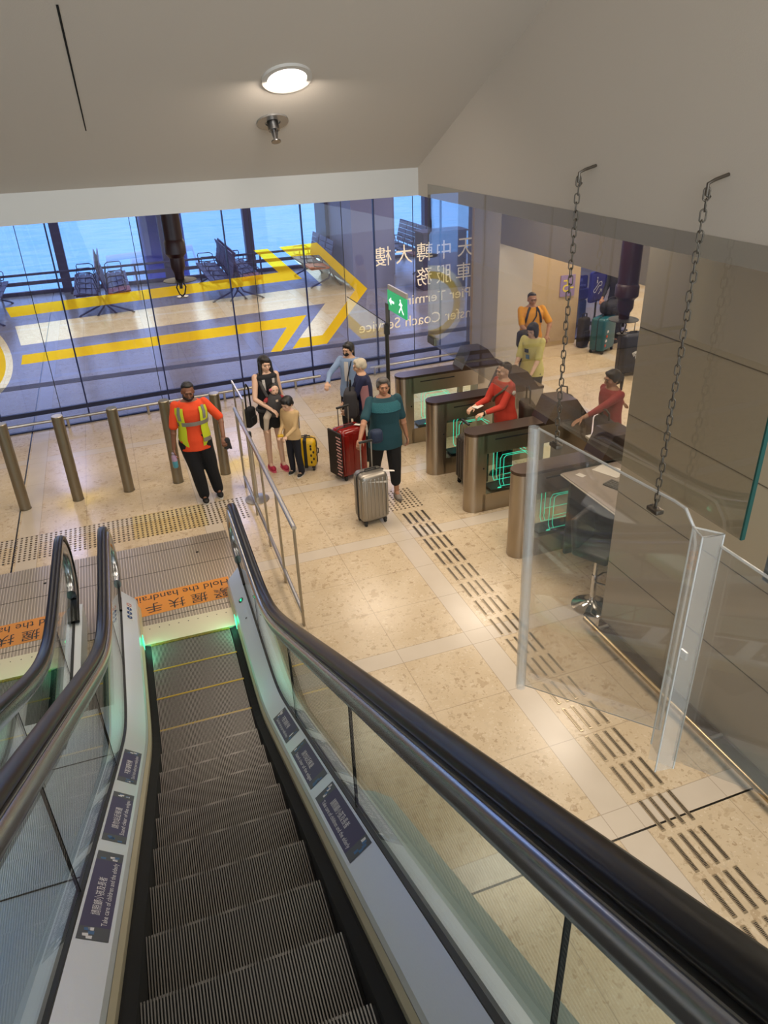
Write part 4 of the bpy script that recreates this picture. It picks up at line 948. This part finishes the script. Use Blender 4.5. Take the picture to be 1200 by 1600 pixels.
def person(lab, loc, rot, h=1.65, girth=1.0, skin='tan', hair='short', hairc='#0d0b0b', lean=(0, 0), twist=0, head=(0, 0, 0), hands=None, feet=None,
           leg=1.12, top=('#ffffff', .45), bottom=('#111111', 'long'), shoe='#222222', sole=None, hemz=.47, extra=None, curl=.6, seed=1, group=None, name='person', bust=0, elbow=None, female=False, child=False, sleeve2=None):
    t = thing(name, lab, 'person', loc, rot, group); k = h/1.7; g = girth
    hs = 1.0 if not child else 1.28
    sm = mat('skin_'+skin, SK[skin], .5, var=.05, vscale=30)
    lx, ly = lean
    # torso profile: fraction of height, half width, half depth, blend of the lean
    prof = [(.475, .130, .100), (.50, .160*g, .110*g), (.535, .168*g, .113*g), (.58, .150*g, .106*g), (.63, .142*g, .102*g), (.68, .154*g, .110*g+bust*.4), (.73, .166*g, .114*g+bust), (.775, .170*g, .104*g), (.805, .150, .088), (.825, .105, .072), (.842, .062, .060)]
    if female: prof = [(z, w*(.94 if z > .65 else 1.02), d) for z, w, d in prof]
    def axis(z): f_ = max(0, (z-.50)/.34); return V((lx*f_*k, ly*f_*k, z*h))
    tw = lambda z: twist*max(0, min(1, (z-.5)/.3))
    def tring(z, w, d, off=0, n=28, a0=0, a1=2*PI, full=True):
        c_ = axis(z); T = tw(z); r = []
        for i in range(n):
            a = a0+(a1-a0)*i/(n if full else n-1); ex = 2.15
            ca, sa = math.cos(a), math.sin(a); q = (abs(ca)**ex+abs(sa)**ex)**(-1/ex)
            x = (w*k+off)*ca*q; y = (d*k+off)*sa*q; r.append(c_+V((x*math.cos(T)-y*math.sin(T), x*math.sin(T)+y*math.cos(T), 0)))
        return r
    def interp(z):
        for (z0, w0, d0), (z1, w1, d1) in zip(prof[:-1], prof[1:]):
            if z <= z1: f_ = max(0, (z-z0)/(z1-z0)); return w0+(w1-w0)*f_, d0+(d1-d0)*f_
        return prof[-1][1:]
    # joints
    Tm = Matrix.Rotation(twist, 3, 'Z'); shc = axis(.80)
    sh = {s: shc+Tm @ V(((1 if s == 'L' else -1)*.168*k*(1+(g-1)*.6)*(.93 if female else 1), .005, 0)) for s in 'LR'}
    hip = {s: V(((1 if s == 'L' else -1)*.085*k*g, 0, .50*h)) for s in 'LR'}
    hands = hands or {}; feet = feet or {}; elbow = elbow or {}
    dh = {'L': (.27*k, -.06, .45*h), 'R': (-.27*k, -.06, .45*h)}; df = {'L': (.10*k, .0, 0), 'R': (-.10*k, 0, 0)}
    body = MB(); A = {}; F = {}
    for s in 'LR':
        sg = 1 if s == 'L' else -1
        hnd = V(hands.get(s, dh[s])); el, hd = ik(sh[s], hnd, .172*h, .150*h, elbow.get(s, (sg*.35, 1, -.35))); A[s] = (sh[s], el, hd)
        ft = V(feet.get(s, df[s])); an = ft+V((0, .0, .055*k)); kn, an = ik(hip[s], an, .235*h, .225*h, (0, -1, 0)); F[s] = (hip[s], kn, an, ft)
    # trunk
    body.loft([tring(z, w, d) for z, w, d in prof])
    hy, hp_, hr_ = head
    neck0 = axis(.82); hc = axis(.92)+V((lx*.08, ly*.08-.012*k, 0)); HR = Matrix.Rotation(hy, 3, 'Z') @ Matrix.Rotation(hp_, 3, 'X') @ Matrix.Rotation(hr_, 3, 'Y')
    hc = axis(.845)+V((0, .01*k, 0))+HR @ V((0, -.018*k, .085*k*hs)); 
    body.capsule(neck0-V((0, 0, .03)), hc+HR @ V((0, .01, -.03))*k, .052*k*(1.08 if g > 1.1 else 1), .050*k)
    H = lambda x, y, z: hc+HR @ (V((x, y, z))*k*hs)
    def hell(c_, r, **kw): body.ell(H(*c_), tuple(q*k*hs for q in r), HR, **kw)
    hell((0, .010, .030), (.072, .090, .078)); hell((0, -.012, -.015), (.062, .074, .085)); hell((0, -.030, -.062), (.044, .042, .036)); hell((0, -.058, -.078), (.022, .018, .016))
    for s in (-1, 1): hell((s*.036, -.052, -.022), (.024, .022, .022)); hell((s*.073, .012, -.008), (.010, .018, .030))
    body.capsule(H(0, -.080, .012), H(0, -.098, -.024), .008*k*hs, .013*k*hs); hell((0, -.083, .026), (.05, .012, .010)); hell((0, -.082, -.052), (.021, .010, .008))
    for s in 'LR':
        sg = 1 if s == 'L' else -1; a, e, w_ = A[s]; body.capsule(a, e, .050*k*(.6+.4*g), .036*k*(.5+.5*g)); body.capsule(e, w_, .037*k*(.5+.5*g), .024*k)
        body.ell(e+(w_-e)*.25, (.036*k*g,)*3)
        # hand
        d = (w_-e).normalized(); side = d.cross(V((0, 0, 1))); side = side.normalized() if side.length > .2 else V((0, 1, 0)); nrm_ = side.cross(d).normalized()
        if abs(d.z) > .75: side = V((0, -1, 0)); side = (side-d*side.dot(d)).normalized(); nrm_ = V((-sg, 0, 0)); nrm_ = (nrm_-d*nrm_.dot(d)).normalized()
        else: nrm_ = -nrm_ if nrm_.z > 0 else nrm_
        pc = w_+d*.045*k; RH = Matrix((side, nrm_, d)).transposed(); body.ell(pc, (.038*k, .016*k, .048*k), RH)
        cv_ = curl
        for i, (off, ln) in enumerate(((-.028, .062), (-.010, .074), (.010, .070), (.027, .056))):
            b0 = w_+d*.078*k+side*off*k; m1 = b0+(d*math.cos(cv_)+nrm_*math.sin(cv_))*ln*.5*k; m2 = m1+(d*math.cos(cv_*2.1)+nrm_*math.sin(cv_*2.1))*ln*.5*k
            body.capsule(b0-d*.02*k, m1, .0095*k, .0085*k, n=8, k=3); body.capsule(m1, m2, .0085*k, .0072*k, n=8, k=3)
        tsd = -1 if s == 'L' else 1
        tb = w_+d*.025*k+side*(-.034*k) if d.z > -.75 else w_+d*.025*k+side*.030*k; to = (tb-w_-d*.025*k).normalized()
        t1 = tb+(to*.55+d*.7+nrm_*.25).normalized()*.036*k; body.capsule(tb, t1, .012*k, .010*k, n=8, k=3); body.capsule(t1, t1+(d*.8+nrm_*.6).normalized()*.026*k, .010*k, .008*k, n=8, k=3)
    for s in 'LR':
        a, kn, an, ft = F[s]; body.capsule(a, kn, .078*k*g, .050*k*(.5+.5*g)); body.capsule(kn, an, .050*k*(.5+.5*g), .032*k); body.ell(kn+(an-kn)*.3+V((0, .012*k, 0)), (.046*k*(.5+.5*g), .046*k, .09*k)); body.capsule(an, an+V((0, -.06*k, -.01)), .030*k, .026*k)
    bb = blend(body, .0068, 2); bb.build('body', sm, t, True, angle=180)
    # face details
    eyem = mat('eye_dark', '#120c0a', .3); lip = mat('lip_'+skin, tuple(c_*m_ for c_, m_ in zip(hexc(SK[skin]), (.75, .45, .45)))+(1,), .5); brow = mat('brow_'+hairc, hairc, .7)
    ex = MB()
    for s in (-1, 1): ex.ell(H(s*.030, -.0835, .004), (.0125*k*hs, .005*k, .0052*k*hs), HR, n=10, k=6)
    ex.build('eye', eyem, t, True)
    ex = MB()
    for s in (-1, 1): ex.capsule(H(s*.016, -.094, .024), H(s*.045, -.082, .025), .0035*k*hs, .0025*k, n=6, k=2)
    ex.build('eyebrow', brow, t, True)
    MB().ell(H(0, -.0915, -.050), (.020*k*hs, .006*k, .0058*k*hs), HR, n=12, k=6).build('mouth', lip, t, True)
    # hair
    hm_ = mat('hair_'+hairc, hairc, .45, bump=.4, bscale=90); hb_ = MB()
    def he(c_, r): hb_.ell(H(*c_), tuple(q*k*hs for q in r), HR)
    if hair == 'short': he((0, .028, .055), (.077, .086, .064)); he((0, .052, .01), (.068, .062, .062)); he((0, -.028, .092), (.052, .040, .022))
    elif hair == 'curly': 
        he((0, .022, .050), (.086, .094, .076)); he((0, .055, .005), (.074, .062, .066)); he((0, -.030, .085), (.066, .052, .034))
        for s in (-1, 1): he((s*.072, -.005, .032), (.018, .042, .04))
    elif hair in ('bob', 'long', 'pony', 'boy'):
        he((0, .020, .045), (.086, .096, .082)); he((0, .055, -.005), (.076, .06, .075)); he((0, -.045, .080), (.064, .042, .028))
        if hair == 'boy': he((0, -.060, .060), (.062, .036, .028)); [he((s*.070, -.005, .025), (.018, .05, .045)) for s in (-1, 1)]
        if hair in ('bob',):
            for s in (-1, 1): he((s*.072, -.005, -.03), (.022, .055, .085))
            he((0, .06, -.045), (.07, .04, .07)); he((0, -.070, .058), (.055, .024, .028))
        if hair == 'long':
            for s in (-1, 1):
                hb_.capsule(H(s*.072, -.010, .02), H(s*.082, -.03, -.16), .028*k, .030*k); hb_.capsule(H(s*.082, -.03, -.16), H(s*.085, -.06, -.30), .030*k, .018*k)
            hb_.capsule(H(0, .07, 0), H(0, .08, -.30), .065*k, .055*k); he((.02, -.066, .062), (.05, .026, .03))
        if hair == 'pony':
            hb_.capsule(H(0, .095, .030), H(.0, .135, .0), .030*k, .030*k); hb_.capsule(H(0, .135, .0), H(.01, .13, -.16), .032*k, .014*k)
            for s in (-1, 1): he((s*.068, .01, .02), (.018, .05, .05))
    cloth(blend(hb_, .009, 2), .004, 40, seed).build('hair', hm_, t, True, angle=180)
    # bottoms
    bc, bl_ = bottom; bm_ = mat('trousers_'+bc, bc, .85, bump=.2); pb = MB()
    pr = [(z, w+.006, d+.006) for z, w, d in prof if z < .60]; pb.loft([tring(z, w, d, .006) for z, w, d in pr])
    for s in 'LR':
        a, kn, an, ft = F[s]
        if bl_ in ('long', 'crop'):
            pb.capsule(a, kn, .088*k*g*leg, .068*k*(.5+.5*g)*leg); end = an+(kn-an)*(.04 if bl_ == 'long' else .42); pb.capsule(kn, end, .068*k*(.5+.5*g)*leg, (.054 if bl_ == 'long' else .062)*k*leg)
        else: pb.capsule(a, a+(kn-a)*.42, .094*k*g, .092*k)
    cloth(blend(pb, .011, 3), .008, 8, seed).build('trousers' if bl_ != 'short' else 'shorts', bm_, t, True, angle=180)
    # top
    tc_, sl = top; tm_ = mat('top_'+tc_, tc_, .8, bump=.15); sb_ = MB()
    zs = [hemz]+[z for z, w, d in prof if z > hemz+.02 and z < .83]; rr_ = []
    for z in zs:
        w, d = interp(max(z, .505)); fl_ = .014+.008*max(0, (.60-z))/.1; rr_.append(tring(z, w, d, fl_))
    sb_.loft(rr_)
    for s in 'LR':
        a, e, w_ = A[s]; L1 = sl if not sleeve2 else (sl if s == 'L' else sleeve2)
        if L1 > 0:
            q = min(1, L1/.5); sb_.capsule(a, a+(e-a)*q, .055*k*(.6+.4*g), (.054 if L1 <= .5 else .047)*k*(.5+.5*g), k=5)
            if L1 > .5: sb_.capsule(e, e+(w_-e)*min(1, (L1-.5)/.5), .047*k*(.5+.5*g), .034*k)
    cloth(blend(sb_, .010, 3), .008, 10, seed+3).build('top', tm_, t, True, angle=180)
    # shoes
    sh_m = mat('shoe_'+shoe, shoe, .6); so_m = mat('sole_'+(sole or shoe), sole or shoe, .6)
    for s in 'LR':
        a, kn, an, ft = F[s]; sb2 = MB(); fd = V((ft.x-hip[s].x, 0, 0))*.6+V((0, -1, 0)); fd.normalize(); sd = V((-fd.y, fd.x, 0)); R_ = Matrix((sd, fd*-1, V((0, 0, 1)))).transposed()
        sb2.ell(ft+fd*.075*k+V((0, 0, .036*k)), (.044*k, .082*k, .036*k), R_); sb2.ell(ft-fd*.01*k+V((0, 0, .045*k)), (.038*k, .055*k, .048*k), R_)
        so = blend(sb2, .008, 1).build('shoe', sh_m, t, True, angle=180)
        MB().loft([[ft+fd*(.035*k)+R_ @ V((.044*k*math.cos(2*PI*i/20), .135*k*math.sin(2*PI*i/20), z)) for i in range(20)] for z in (0, .018*k)]).build('sole', so_m, so)
    P_ = dict(t=t, A=A, F=F, H=H, HR=HR, axis=axis, tring=tring, interp=interp, k=k, hc=hc, h=h, tw=tw)
    return P_

def shell(P_, name, m, off, zs, a0, a1, th=.006, n=16):
    """sheet of cloth over the torso between two angles (-90 deg is the front)"""
    mb = MB(); o_ = []; i_ = []
    for z in zs:
        w, d = P_['interp'](z); o_.append(P_['tring'](z, w, d, off+th, n, a0, a1, False)); i_.append(P_['tring'](z, w, d, off, n, a0, a1, False))
    rings = [a+b_[::-1] for a, b_ in zip(o_, i_)]; mb.loft(rings, True, True)
    return mb.build(name, m, P_['t'], True, angle=50)
def strap(P_, name, m, z_ang, off=.024, r=.012):
    mb = MB(); pts = []
    for z, a in z_ang:
        w, d = P_['interp'](z); pts.append(P_['tring'](z, w, d, off, 2, math.radians(a), math.radians(a)+.01, False)[0])
    mb.tube(pts, r, 8); return mb.build(name, m, P_['t'], True)
D = math.radians
vest_y = mat('hi_vis_yellow', '#c8d428', .6); refl = mat('reflective_grey_band', '#8f8c86', .35, .4)

# worker in orange polo
p = person('man in an orange polo shirt and yellow safety vest, walking with a bottle', (.60, 9.02, 0), D(-2), 1.72, 1.06, 'brown', 'short', '#0b0908', lean=(0, -.02), head=(D(2), D(9), D(3)),
           hands={'R': (-.30, -.10, .73), 'L': (.34, -.20, .95)}, elbow={'R': (-.6, .5, 0), 'L': (.8, .5, -.5)}, feet={'R': (.0, .02, 0), 'L': (.20, .12, 0)}, leg=1.28, top=('#e2491d', .45), bottom=('#0d0f16', 'long'), shoe='#0d0d0d', sole='#cfcac2', hemz=.45, seed=2)
zz = [.485, .55, .62, .69, .75, .79]
for a0, a1 in ((-35, 215),): 
    shell(p, 'safety_vest', vest_y, .026, zz, D(-40), D(220))
for a0, a1, n_ in ((-62, -38, 0), (218, 242, 0)): shell(p, 'vest_front_panel', vest_y, .030, zz, D(a0), D(a1))
shell(p, 'reflective_band', refl, .037, [.655, .685], D(-130), D(215)); shell(p, 'reflective_band', refl, .040, [.52, .55], D(-62), D(-30)); 
for a in ((-52, -40), (220, 232)): shell(p, 'reflective_band', refl, .038, [.70, .75, .80], D(a[0]), D(a[1]))
bd = MB(); bd.ell(p['H'](0, -.050, -.068), (.050*p['k'], .048*p['k'], .034*p['k']), p['HR']); [bd.ell(p['H'](s*.058, -.02, -.05), (.014, .035, .035), p['HR']) for s in (-1, 1)]; blend(bd, .006, 2).build('beard', mat('hair_#0b0908', '#0b0908'), p['t'], True, angle=180)
w_ = p['A']['R'][2]; bo = thing('water_bottle', 'pink and blue water bottle in the hand of the man in orange', 'bottle', (.60+w_.x-.02, 9.02+w_.y-.02, w_.z-.24))
MB().lathe([(.030, 0), (.034, .01), (.034, .09)], (0, 0, 0), 16).build('lower_body', mat('bottle_blue', '#4f9fb5', .3), bo, True); MB().lathe([(.034, .09), (.034, .15), (.024, .175)], (0, 0, 0), 16).build('upper_body', mat('bottle_lilac', '#b597b4', .3), bo, True); MB().lathe([(.024, .172), (.024, .2), (.015, .205)], (0, 0, 0), 14).build('cap', mat('bottle_cap', '#9a93a6', .4), bo, True)
w_ = p['A']['L'][2]; gl_ = MB()
for j_ in range(2):
    gl_.ell((.015*j_, .0, 0), (.03, .018, .05))
    for i in range(4): gl_.capsule((-.025+.017*i+.012*j_, 0, -.03), (-.035+.024*i+.014*j_, .004, -.10-.012*(i % 2)), .009, .008, n=8, k=3)
    gl_.capsule((-.03, 0, 0), (-.06, 0, -.045), .010, .009, n=8, k=3)
o = blend(gl_, .006, 1).build('work_gloves', mat('grey_work_glove', '#2b2a2c', .8), None, True, loc=(.60+w_.x+.02, 9.02+w_.y-.06, w_.z-.05), angle=180); tag(o, 'pair of grey work gloves held by the man in orange', 'gloves')
lc = MB()
for s in 'LR':
    f_ = p['F'][s][3]
    for i in range(4): lc.box(f_+V((0, -.045-.018*i, .074-.006*i)), (.034, .005, .004))
lc.build('shoelaces', mat('sole_#cfcac2', '#cfcac2'), p['t'])

# mother with baby carrier
ml = (1.70, 9.66)
p = person('woman with long black hair in black top and shorts, carrying a baby', (ml[0], ml[1], 0), D(8), 1.72, .86, 'pale', 'long', '#0e0a0a', head=(D(4), D(2), 0), hands={'R': (-.06, -.27, .99), 'L': (.24, -.02, .72)}, elbow={'R': (-1, .3, -.3)},
           feet={'R': (-.07, 0, 0), 'L': (.10, -.06, 0)}, top=('#17151a', 0), bottom=('#1b1a1c', 'short'), shoe='#a81c3a', sole='#d05a70', hemz=.50, seed=4, female=True)
cm_ = mat('carrier_grey_fabric', '#3a3839', .8, bump=.3)
shell(p, 'white_pattern_trim', mat('white_floral_trim', '#b9b3ae', .7, var=.5, vscale=60), .020, [.70, .75, .79], D(-72), D(-58)); shell(p, 'white_pattern_trim', mat('white_floral_trim'), .020, [.70, .75, .79], D(238), D(252))
cr = thing('baby_carrier', 'dark grey baby carrier on the chest of the long haired woman', 'carrier', (ml[0], ml[1], 0), D(8))
mb = MB(); mb.ell((.02, -.20, 1.03), (.125, .085, .17)); mb.ell((.02, -.15, .90), (.14, .09, .07)); blend(mb, .009, 3).build('pouch', cm_, cr, True, angle=180)
for s in (-1, 1): MB().tube([(.02+s*.09, -.20, 1.15), (s*.10, -.15, 1.25), (s*.11, -.06, 1.335), (s*.11, .05, 1.32), (s*.12, .12, 1.15)], .022, 8).build('shoulder_strap', cm_, cr, True)
MB().tube([(.17*math.cos(2*PI*i/20), .13*math.sin(2*PI*i/20), .92) for i in range(21)], .022, 8).build('waist_belt', cm_, cr, True)
MB().rbox((.03, -.285, 1.10), (.035, .008, .03), .003).build('label_patch', mat('pale_patch', '#c9b5a4', .6), cr)
# baby
bt_ = thing('person', 'baby with short dark hair facing forward in the grey carrier', 'person', (ml[0], ml[1], 0), D(8))
mb = MB(); B0 = V((.03, -.20, 1.24)); mb.ell(B0, (.062, .068, .070)); mb.ell(B0+V((0, -.02, -.03)), (.052, .050, .042)); mb.ell(B0+V((0, -.068, -.012)), (.008, .008, .008)); mb.capsule(B0+V((0, .01, -.05)), (.02, -.17, 1.02), .035, .075)
[mb.ell(B0+V((s*.062, .005, -.01)), (.008, .012, .016)) for s in (-1, 1)]
for s in (-1, 1): mb.capsule((.02+s*.06, -.17, 1.12), (.02+s*.14, -.22, 1.09), .026, .02); mb.capsule((.02+s*.05, -.17, .95), (.02+s*.14, -.21, .86), .045, .040); mb.capsule((.02+s*.14, -.21, .86), (.02+s*.16, -.20, .70), .036, .026); mb.ell((.02+s*.16, -.225, .66), (.022, .04, .025))
blend(mb, .007, 2).build('body', mat('skin_pale'), bt_, True, angle=180)
mb = MB()
for s in (-1, 1): mb.capsule((.02+s*.05, -.17, .95), (.02+s*.14, -.21, .86), .052, .047); mb.capsule((.02+s*.14, -.21, .86), (.02+s*.16, -.20, .70), .043, .033)
blend(mb, .009, 2).build('leggings', mat('cream_leggings', '#b7a998', .8), bt_, True, angle=180)
mb = MB(); [mb.capsule((.02+s*.06, -.17, 1.13), (.02+s*.13, -.215, 1.10), .034, .028) for s in (-1, 1)]; mb.build('sleeves', mat('baby_red_sleeve', '#8f2a2e', .8), bt_, True)
mb = MB(); mb.ell(B0+V((0, .016, .018)), (.067, .068, .064)); mb.build('hair', mat('hair_#0e0a0a', '#0e0a0a'), bt_, True)
mb = MB(); [mb.ell(B0+V((s*.024, -.064, .004)), (.008, .004, .005), n=8, k=5) for s in (-1, 1)]; mb.ell(B0+V((0, -.07, -.038)), (.010, .004, .004), n=8, k=5); mb.build('face_features', mat('eye_dark'), bt_, True)
MB().ell(B0+V((-.062, -.04, .01)), (.02, .015, .02)).build('hair_bow', mat('pink_bow', '#c76a78', .6), bt_, True)
bag('shoulder_bag', 'black bag hanging at the side of the long haired woman', 'bag', (ml[0]-.27, ml[1]+.08, .66), .9, (.22, .12, .27), '#121113', .34)

# boy
bx = (1.92, 9.33)
p = person('small boy in a beige sweater and navy trousers looking down at a toy', (bx[0], bx[1], 0), D(-48), 1.18, .95, 'pale', 'boy', '#0a0808', lean=(0, -.03), head=(D(-4), D(16), 0), hands={'R': (-.05, -.22, .67), 'L': (.06, -.22, .67)}, feet={'R': (-.06, .02, 0), 'L': (.10, .0, 0)},
           top=('#c3a577', .98), bottom=('#10131f', 'long'), shoe='#191919', sole='#cfcac2', hemz=.47, seed=6, child=True)
tag(MB().rbox((0, 0, 0), (.08, .05, .035), .01).build('toy_car', mat('toy_yellow', '#c9a21c', .4), None, loc=(bx[0]-.19, bx[1]-.13, .665)), 'tiny yellow toy in the hands of the boy', 'toy')
shell(p, 'backpack_strap', black, .02, [.60, .68, .76], D(15), D(35))

# staff member in pale blue blazer
sl_ = (3.03, 10.10)
p = person('woman in a pale blue blazer with a black face mask, pointing with one arm', (sl_[0], sl_[1], 0), D(-42), 1.62, .92, 'light', 'pony', '#0f0b0a', head=(D(-8), D(5), 0), hands={'R': (-.17, -.42, 1.06), 'L': (.20, -.24, .92)}, elbow={'R': (-1, .2, -.6)},
           top=('#7f96b8', .95), bottom=('#0c0d12', 'long'), shoe='#101010', hemz=.46, seed=8, female=True)
shell(p, 'white_blouse', mat('white_blouse', '#c3c0bd', .8), .018, [.62, .70, .76, .80], D(-102), D(-78)); MB().ell(p['H'](0, -.060, -.040), (.048, .040, .034), p['HR']).build('face_mask', mat('black_face_mask', '#0a0a0b', .8), p['t'], True)
strap(p, 'lanyard', mat('lanyard_black', '#101016', .6), [(.81, -60), (.72, -75), (.62, -88), (.55, -90)], .030, .008)
mb = MB(); [mb.tube([p['H'](s*.03+.022*math.cos(2*PI*i/12), -.094, .004+.017*math.sin(2*PI*i/12)) for i in range(13)], .0016, 5) for s in (-1, 1)]; mb.build('glasses', mat('thin_gold_frame', '#9c8a6a', .3, 1), p['t'], True)

# white haired woman
p = person('elderly woman with white hair in a navy and pink top, from the side', (3.04, 9.42, 0), D(-105), 1.56, 1.08, 'light', 'curly', '#b7ab95', lean=(0, -.05), head=(D(-6), D(10), 0), hands={'L': (.12, -.30, .80), 'R': (-.12, -.32, .84)}, top=('#161c3f', .95), bottom=('#101014', 'long'), shoe='#2a2a2a', hemz=.45, seed=10, female=True)
shell(p, 'pink_side_panel', mat('dusty_pink_cloth', '#9a6d72', .8), .026, [.52, .60, .68, .75], D(-25), D(25))
bag('backpack', 'grey backpack hanging in front of the white haired woman', 'bag', (2.80, 9.36, .72), 1.2, (.30, .18, .40), '#2f2d30', .12)

# woman in teal
p = person('older woman in a teal short sleeved top and black cropped trousers holding a suitcase handle', (2.87, 8.18, 0), D(-6), 1.68, 1.2, 'tan', 'curly', '#4a443f', head=(D(-4), D(-4), 0), hands={'R': (-.40, -.36, 1.00), 'L': (.30, .0, .76)}, elbow={'R': (-.6, .4, -.9)}, feet={'R': (-.15, .20, 0), 'L': (.12, -.06, 0)},
           top=('#103d47', .42), bottom=('#0b0b0d', 'crop'), shoe='#857b70', sole='#6d655c', hemz=.43, seed=12, bust=.02, female=True)
shell(p, 'textured_collar', mat('teal_knit_yoke', '#1d5a63', .8, bump=1.0, bscale=80), .026, [.735, .77, .80], D(-150), D(-30))
mb = MB(); mb.rbox((0, 0, 0), (.16, .12, .18), .05, seg=3); o = mb.build('blue_pouch', mat('blue_patterned_pouch', '#1d2b45', .7, var=.5, vscale=50), None, True, loc=(2.66, 7.90, 1.0)); tag(o, 'small dark blue patterned pouch hanging by the silver suitcase handle', 'pouch')

# man in yellow shirt
p = person('man in a yellow t-shirt with backpack straps and glasses behind the gates', (6.72, 11.25, 0), D(-12), 1.72, 1.18, 'tan', 'short', '#15110f', head=(D(-2), D(0), 0), hands={'R': (-.10, -.34, .98), 'L': (.20, -.30, .98)}, elbow={'R': (-1, .2, -.4), 'L': (1, .2, -.4)}, top=('#d6921c', .42), bottom=('#1a1a20', 'long'), shoe='#222222', seed=14)
for a in (-62, -118): strap(p, 'backpack_strap', black, [(.83, a), (.80, a), (.74, a-4 if a < -90 else a+4), (.68, a-14 if a < -90 else a+14)], .028, .020)
strap(p, 'crossbody_strap', black, [(.81, -70), (.75, -80), (.68, -98), (.60, -125)], .030, .012)
mb = MB(); [mb.tube([p['H'](s*.03+.022*math.cos(2*PI*i/12), -.094, .004+.017*math.sin(2*PI*i/12)) for i in range(13)], .0018, 5) for s in (-1, 1)]; mb.build('glasses', mat('dark_glasses_frame', '#2a2522', .3), p['t'], True)
bag('duffel_bag', 'dark bag at the hip of the man in the yellow t-shirt', 'bag', (6.50, 11.0, .80), .2, (.34, .2, .30), '#1d1a19', 0)
# woman in pale yellow
p = person('woman with a black bob in a pale yellow t-shirt, head bowed, behind the gates', (5.88, 9.72, 0), D(-58), 1.66, 1.05, 'pale', 'bob', '#0b0a0c', lean=(0, -.03), head=(D(-6), D(12), 0), hands={'R': (-.14, -.32, .92), 'L': (.14, -.30, .88)}, top=('#cfc47a', .46), bottom=('#23201f', 'long'), shoe='#2b2b2b', seed=16, female=True)
shell(p, 'shirt_print', mat('dark_shirt_print', '#2c2f33', .7), .0215, [.70, .735], D(-112), D(-90)); shell(p, 'shirt_print', mat('blue_shirt_print', '#5c7f9c', .7), .0215, [.64, .68], D(-105), D(-85))
mb = MB(); [mb.tube([p['H'](s*.03+.022*math.cos(2*PI*i/12), -.094, .004+.017*math.sin(2*PI*i/12)) for i in range(13)], .0018, 5) for s in (-1, 1)]; mb.build('glasses', mat('pale_glasses_frame', '#b9a9a9', .3), p['t'], True)
# woman in red at the gate
p = person('older woman in a red long sleeved top holding a handle at the gate', (4.55, 8.10, 0), D(-84), 1.68, 1.0, 'light', 'short', '#2a1f19', lean=(0, -.06), head=(D(-2), D(0), 0), hands={'L': (.10, -.42, 1.03), 'R': (-.10, -.44, 1.06)}, top=('#b2321f', .9), bottom=('#15130f', 'long'), shoe='#222222', seed=18, female=True, hemz=.46)
strap(p, 'shoulder_strap', mat('olive_strap', '#4f4636', .7), [(.81, -20), (.76, -55), (.70, -95), (.64, -135)], .028, .016); MB().ell(p['A']['L'][0]+V((.065, -.0, -.07)), (.008, .028, .028)).build('round_badge', mat('white_badge', '#d6cfc8', .5), p['t'], True)
MB().tube([p['A']['L'][2]+V((.03*math.cos(2*PI*i/12), .0, .03*math.sin(2*PI*i/12))) for i in range(13)], .010, 6).build('wristwatch', black, p['t'], True)
bag('shoulder_bag', 'brown shoulder bag behind the woman in red at the gate', 'bag', (4.80, 7.98, .75), 1.3, (.34, .18, .34), '#3b3026', .2)
tag(MB().box((0, 0, 0), (.14, .09, .006), Matrix.Rotation(.5, 3, 'Z')).build('ticket', mat('white_paper'), None, loc=(4.14, 8.12, 1.07)), 'white ticket held in front of the woman in red', 'ticket')
# woman in maroon
p = person('woman with a ponytail in a maroon sweater reaching over the nearest gates', (5.52, 7.2, 0), D(-88), 1.70, 1.0, 'tan', 'pony', '#0d0b0c', lean=(0, -.02), head=(D(-4), D(4), 0), hands={'L': (.10, -.52, 1.12), 'R': (-.30, .45, 1.02)}, elbow={'L': (.5, .4, -1), 'R': (-1, 0, -.6)}, top=('#8a2c2e', .80), bottom=('#191417', 'long'), shoe='#222222', seed=20, female=True, curl=.25, sleeve2=.95, hemz=.45)
mb = MB(); [mb.tube([p['H'](s*.03+.022*math.cos(2*PI*i/12), -.094, .004+.017*math.sin(2*PI*i/12)) for i in range(13)], .0018, 5) for s in (-1, 1)]; mb.build('glasses', mat('dark_glasses_frame'), p['t'], True)
strap(p, 'bag_strap', black, [(.81, -30), (.76, -60), (.70, -85), (.62, -100)], .028, .012)
cbg = bag('crossbody_bag', 'dark shoulder bag in front of the woman in maroon', 'bag', (5.27, 6.96, .82), 1.4, (.34, .16, .32), '#241d21', .1)
chm = MB().ell((-.14, -.14, .02), (.03, .03, .03)).build('bag_charm', mat('white_badge'), cbg, True); MB().ell((-.14, -.14, .055), (.02, .02, .015)).build('charm_cap', mat('charm_red', '#a3241f', .5), chm, True)
# people partly hidden by the bulkhead
person('person in dark clothes standing behind the nearer teal suitcase', (9.75, 12.95, 0), D(-60), 1.70, 1.05, 'tan', 'short', '#0d0b0b', lean=(0, -.08), hands={'R': (-.15, -.40, .95), 'L': (.15, -.38, .92)}, top=('#15151b', .9), bottom=('#2a2a30', 'long'), seed=22)
person('person in a grey patterned sleeve leaning over the farther teal suitcase', (9.55, 14.85, 0), D(0), 1.66, 1.0, 'tan', 'short', '#0d0b0b', lean=(-.1, -.22), hands={'R': (-.10, -.42, .90), 'L': (.15, -.38, .92)}, top=('#4c4a4c', .9), bottom=('#2a2a30', 'long'), seed=24)
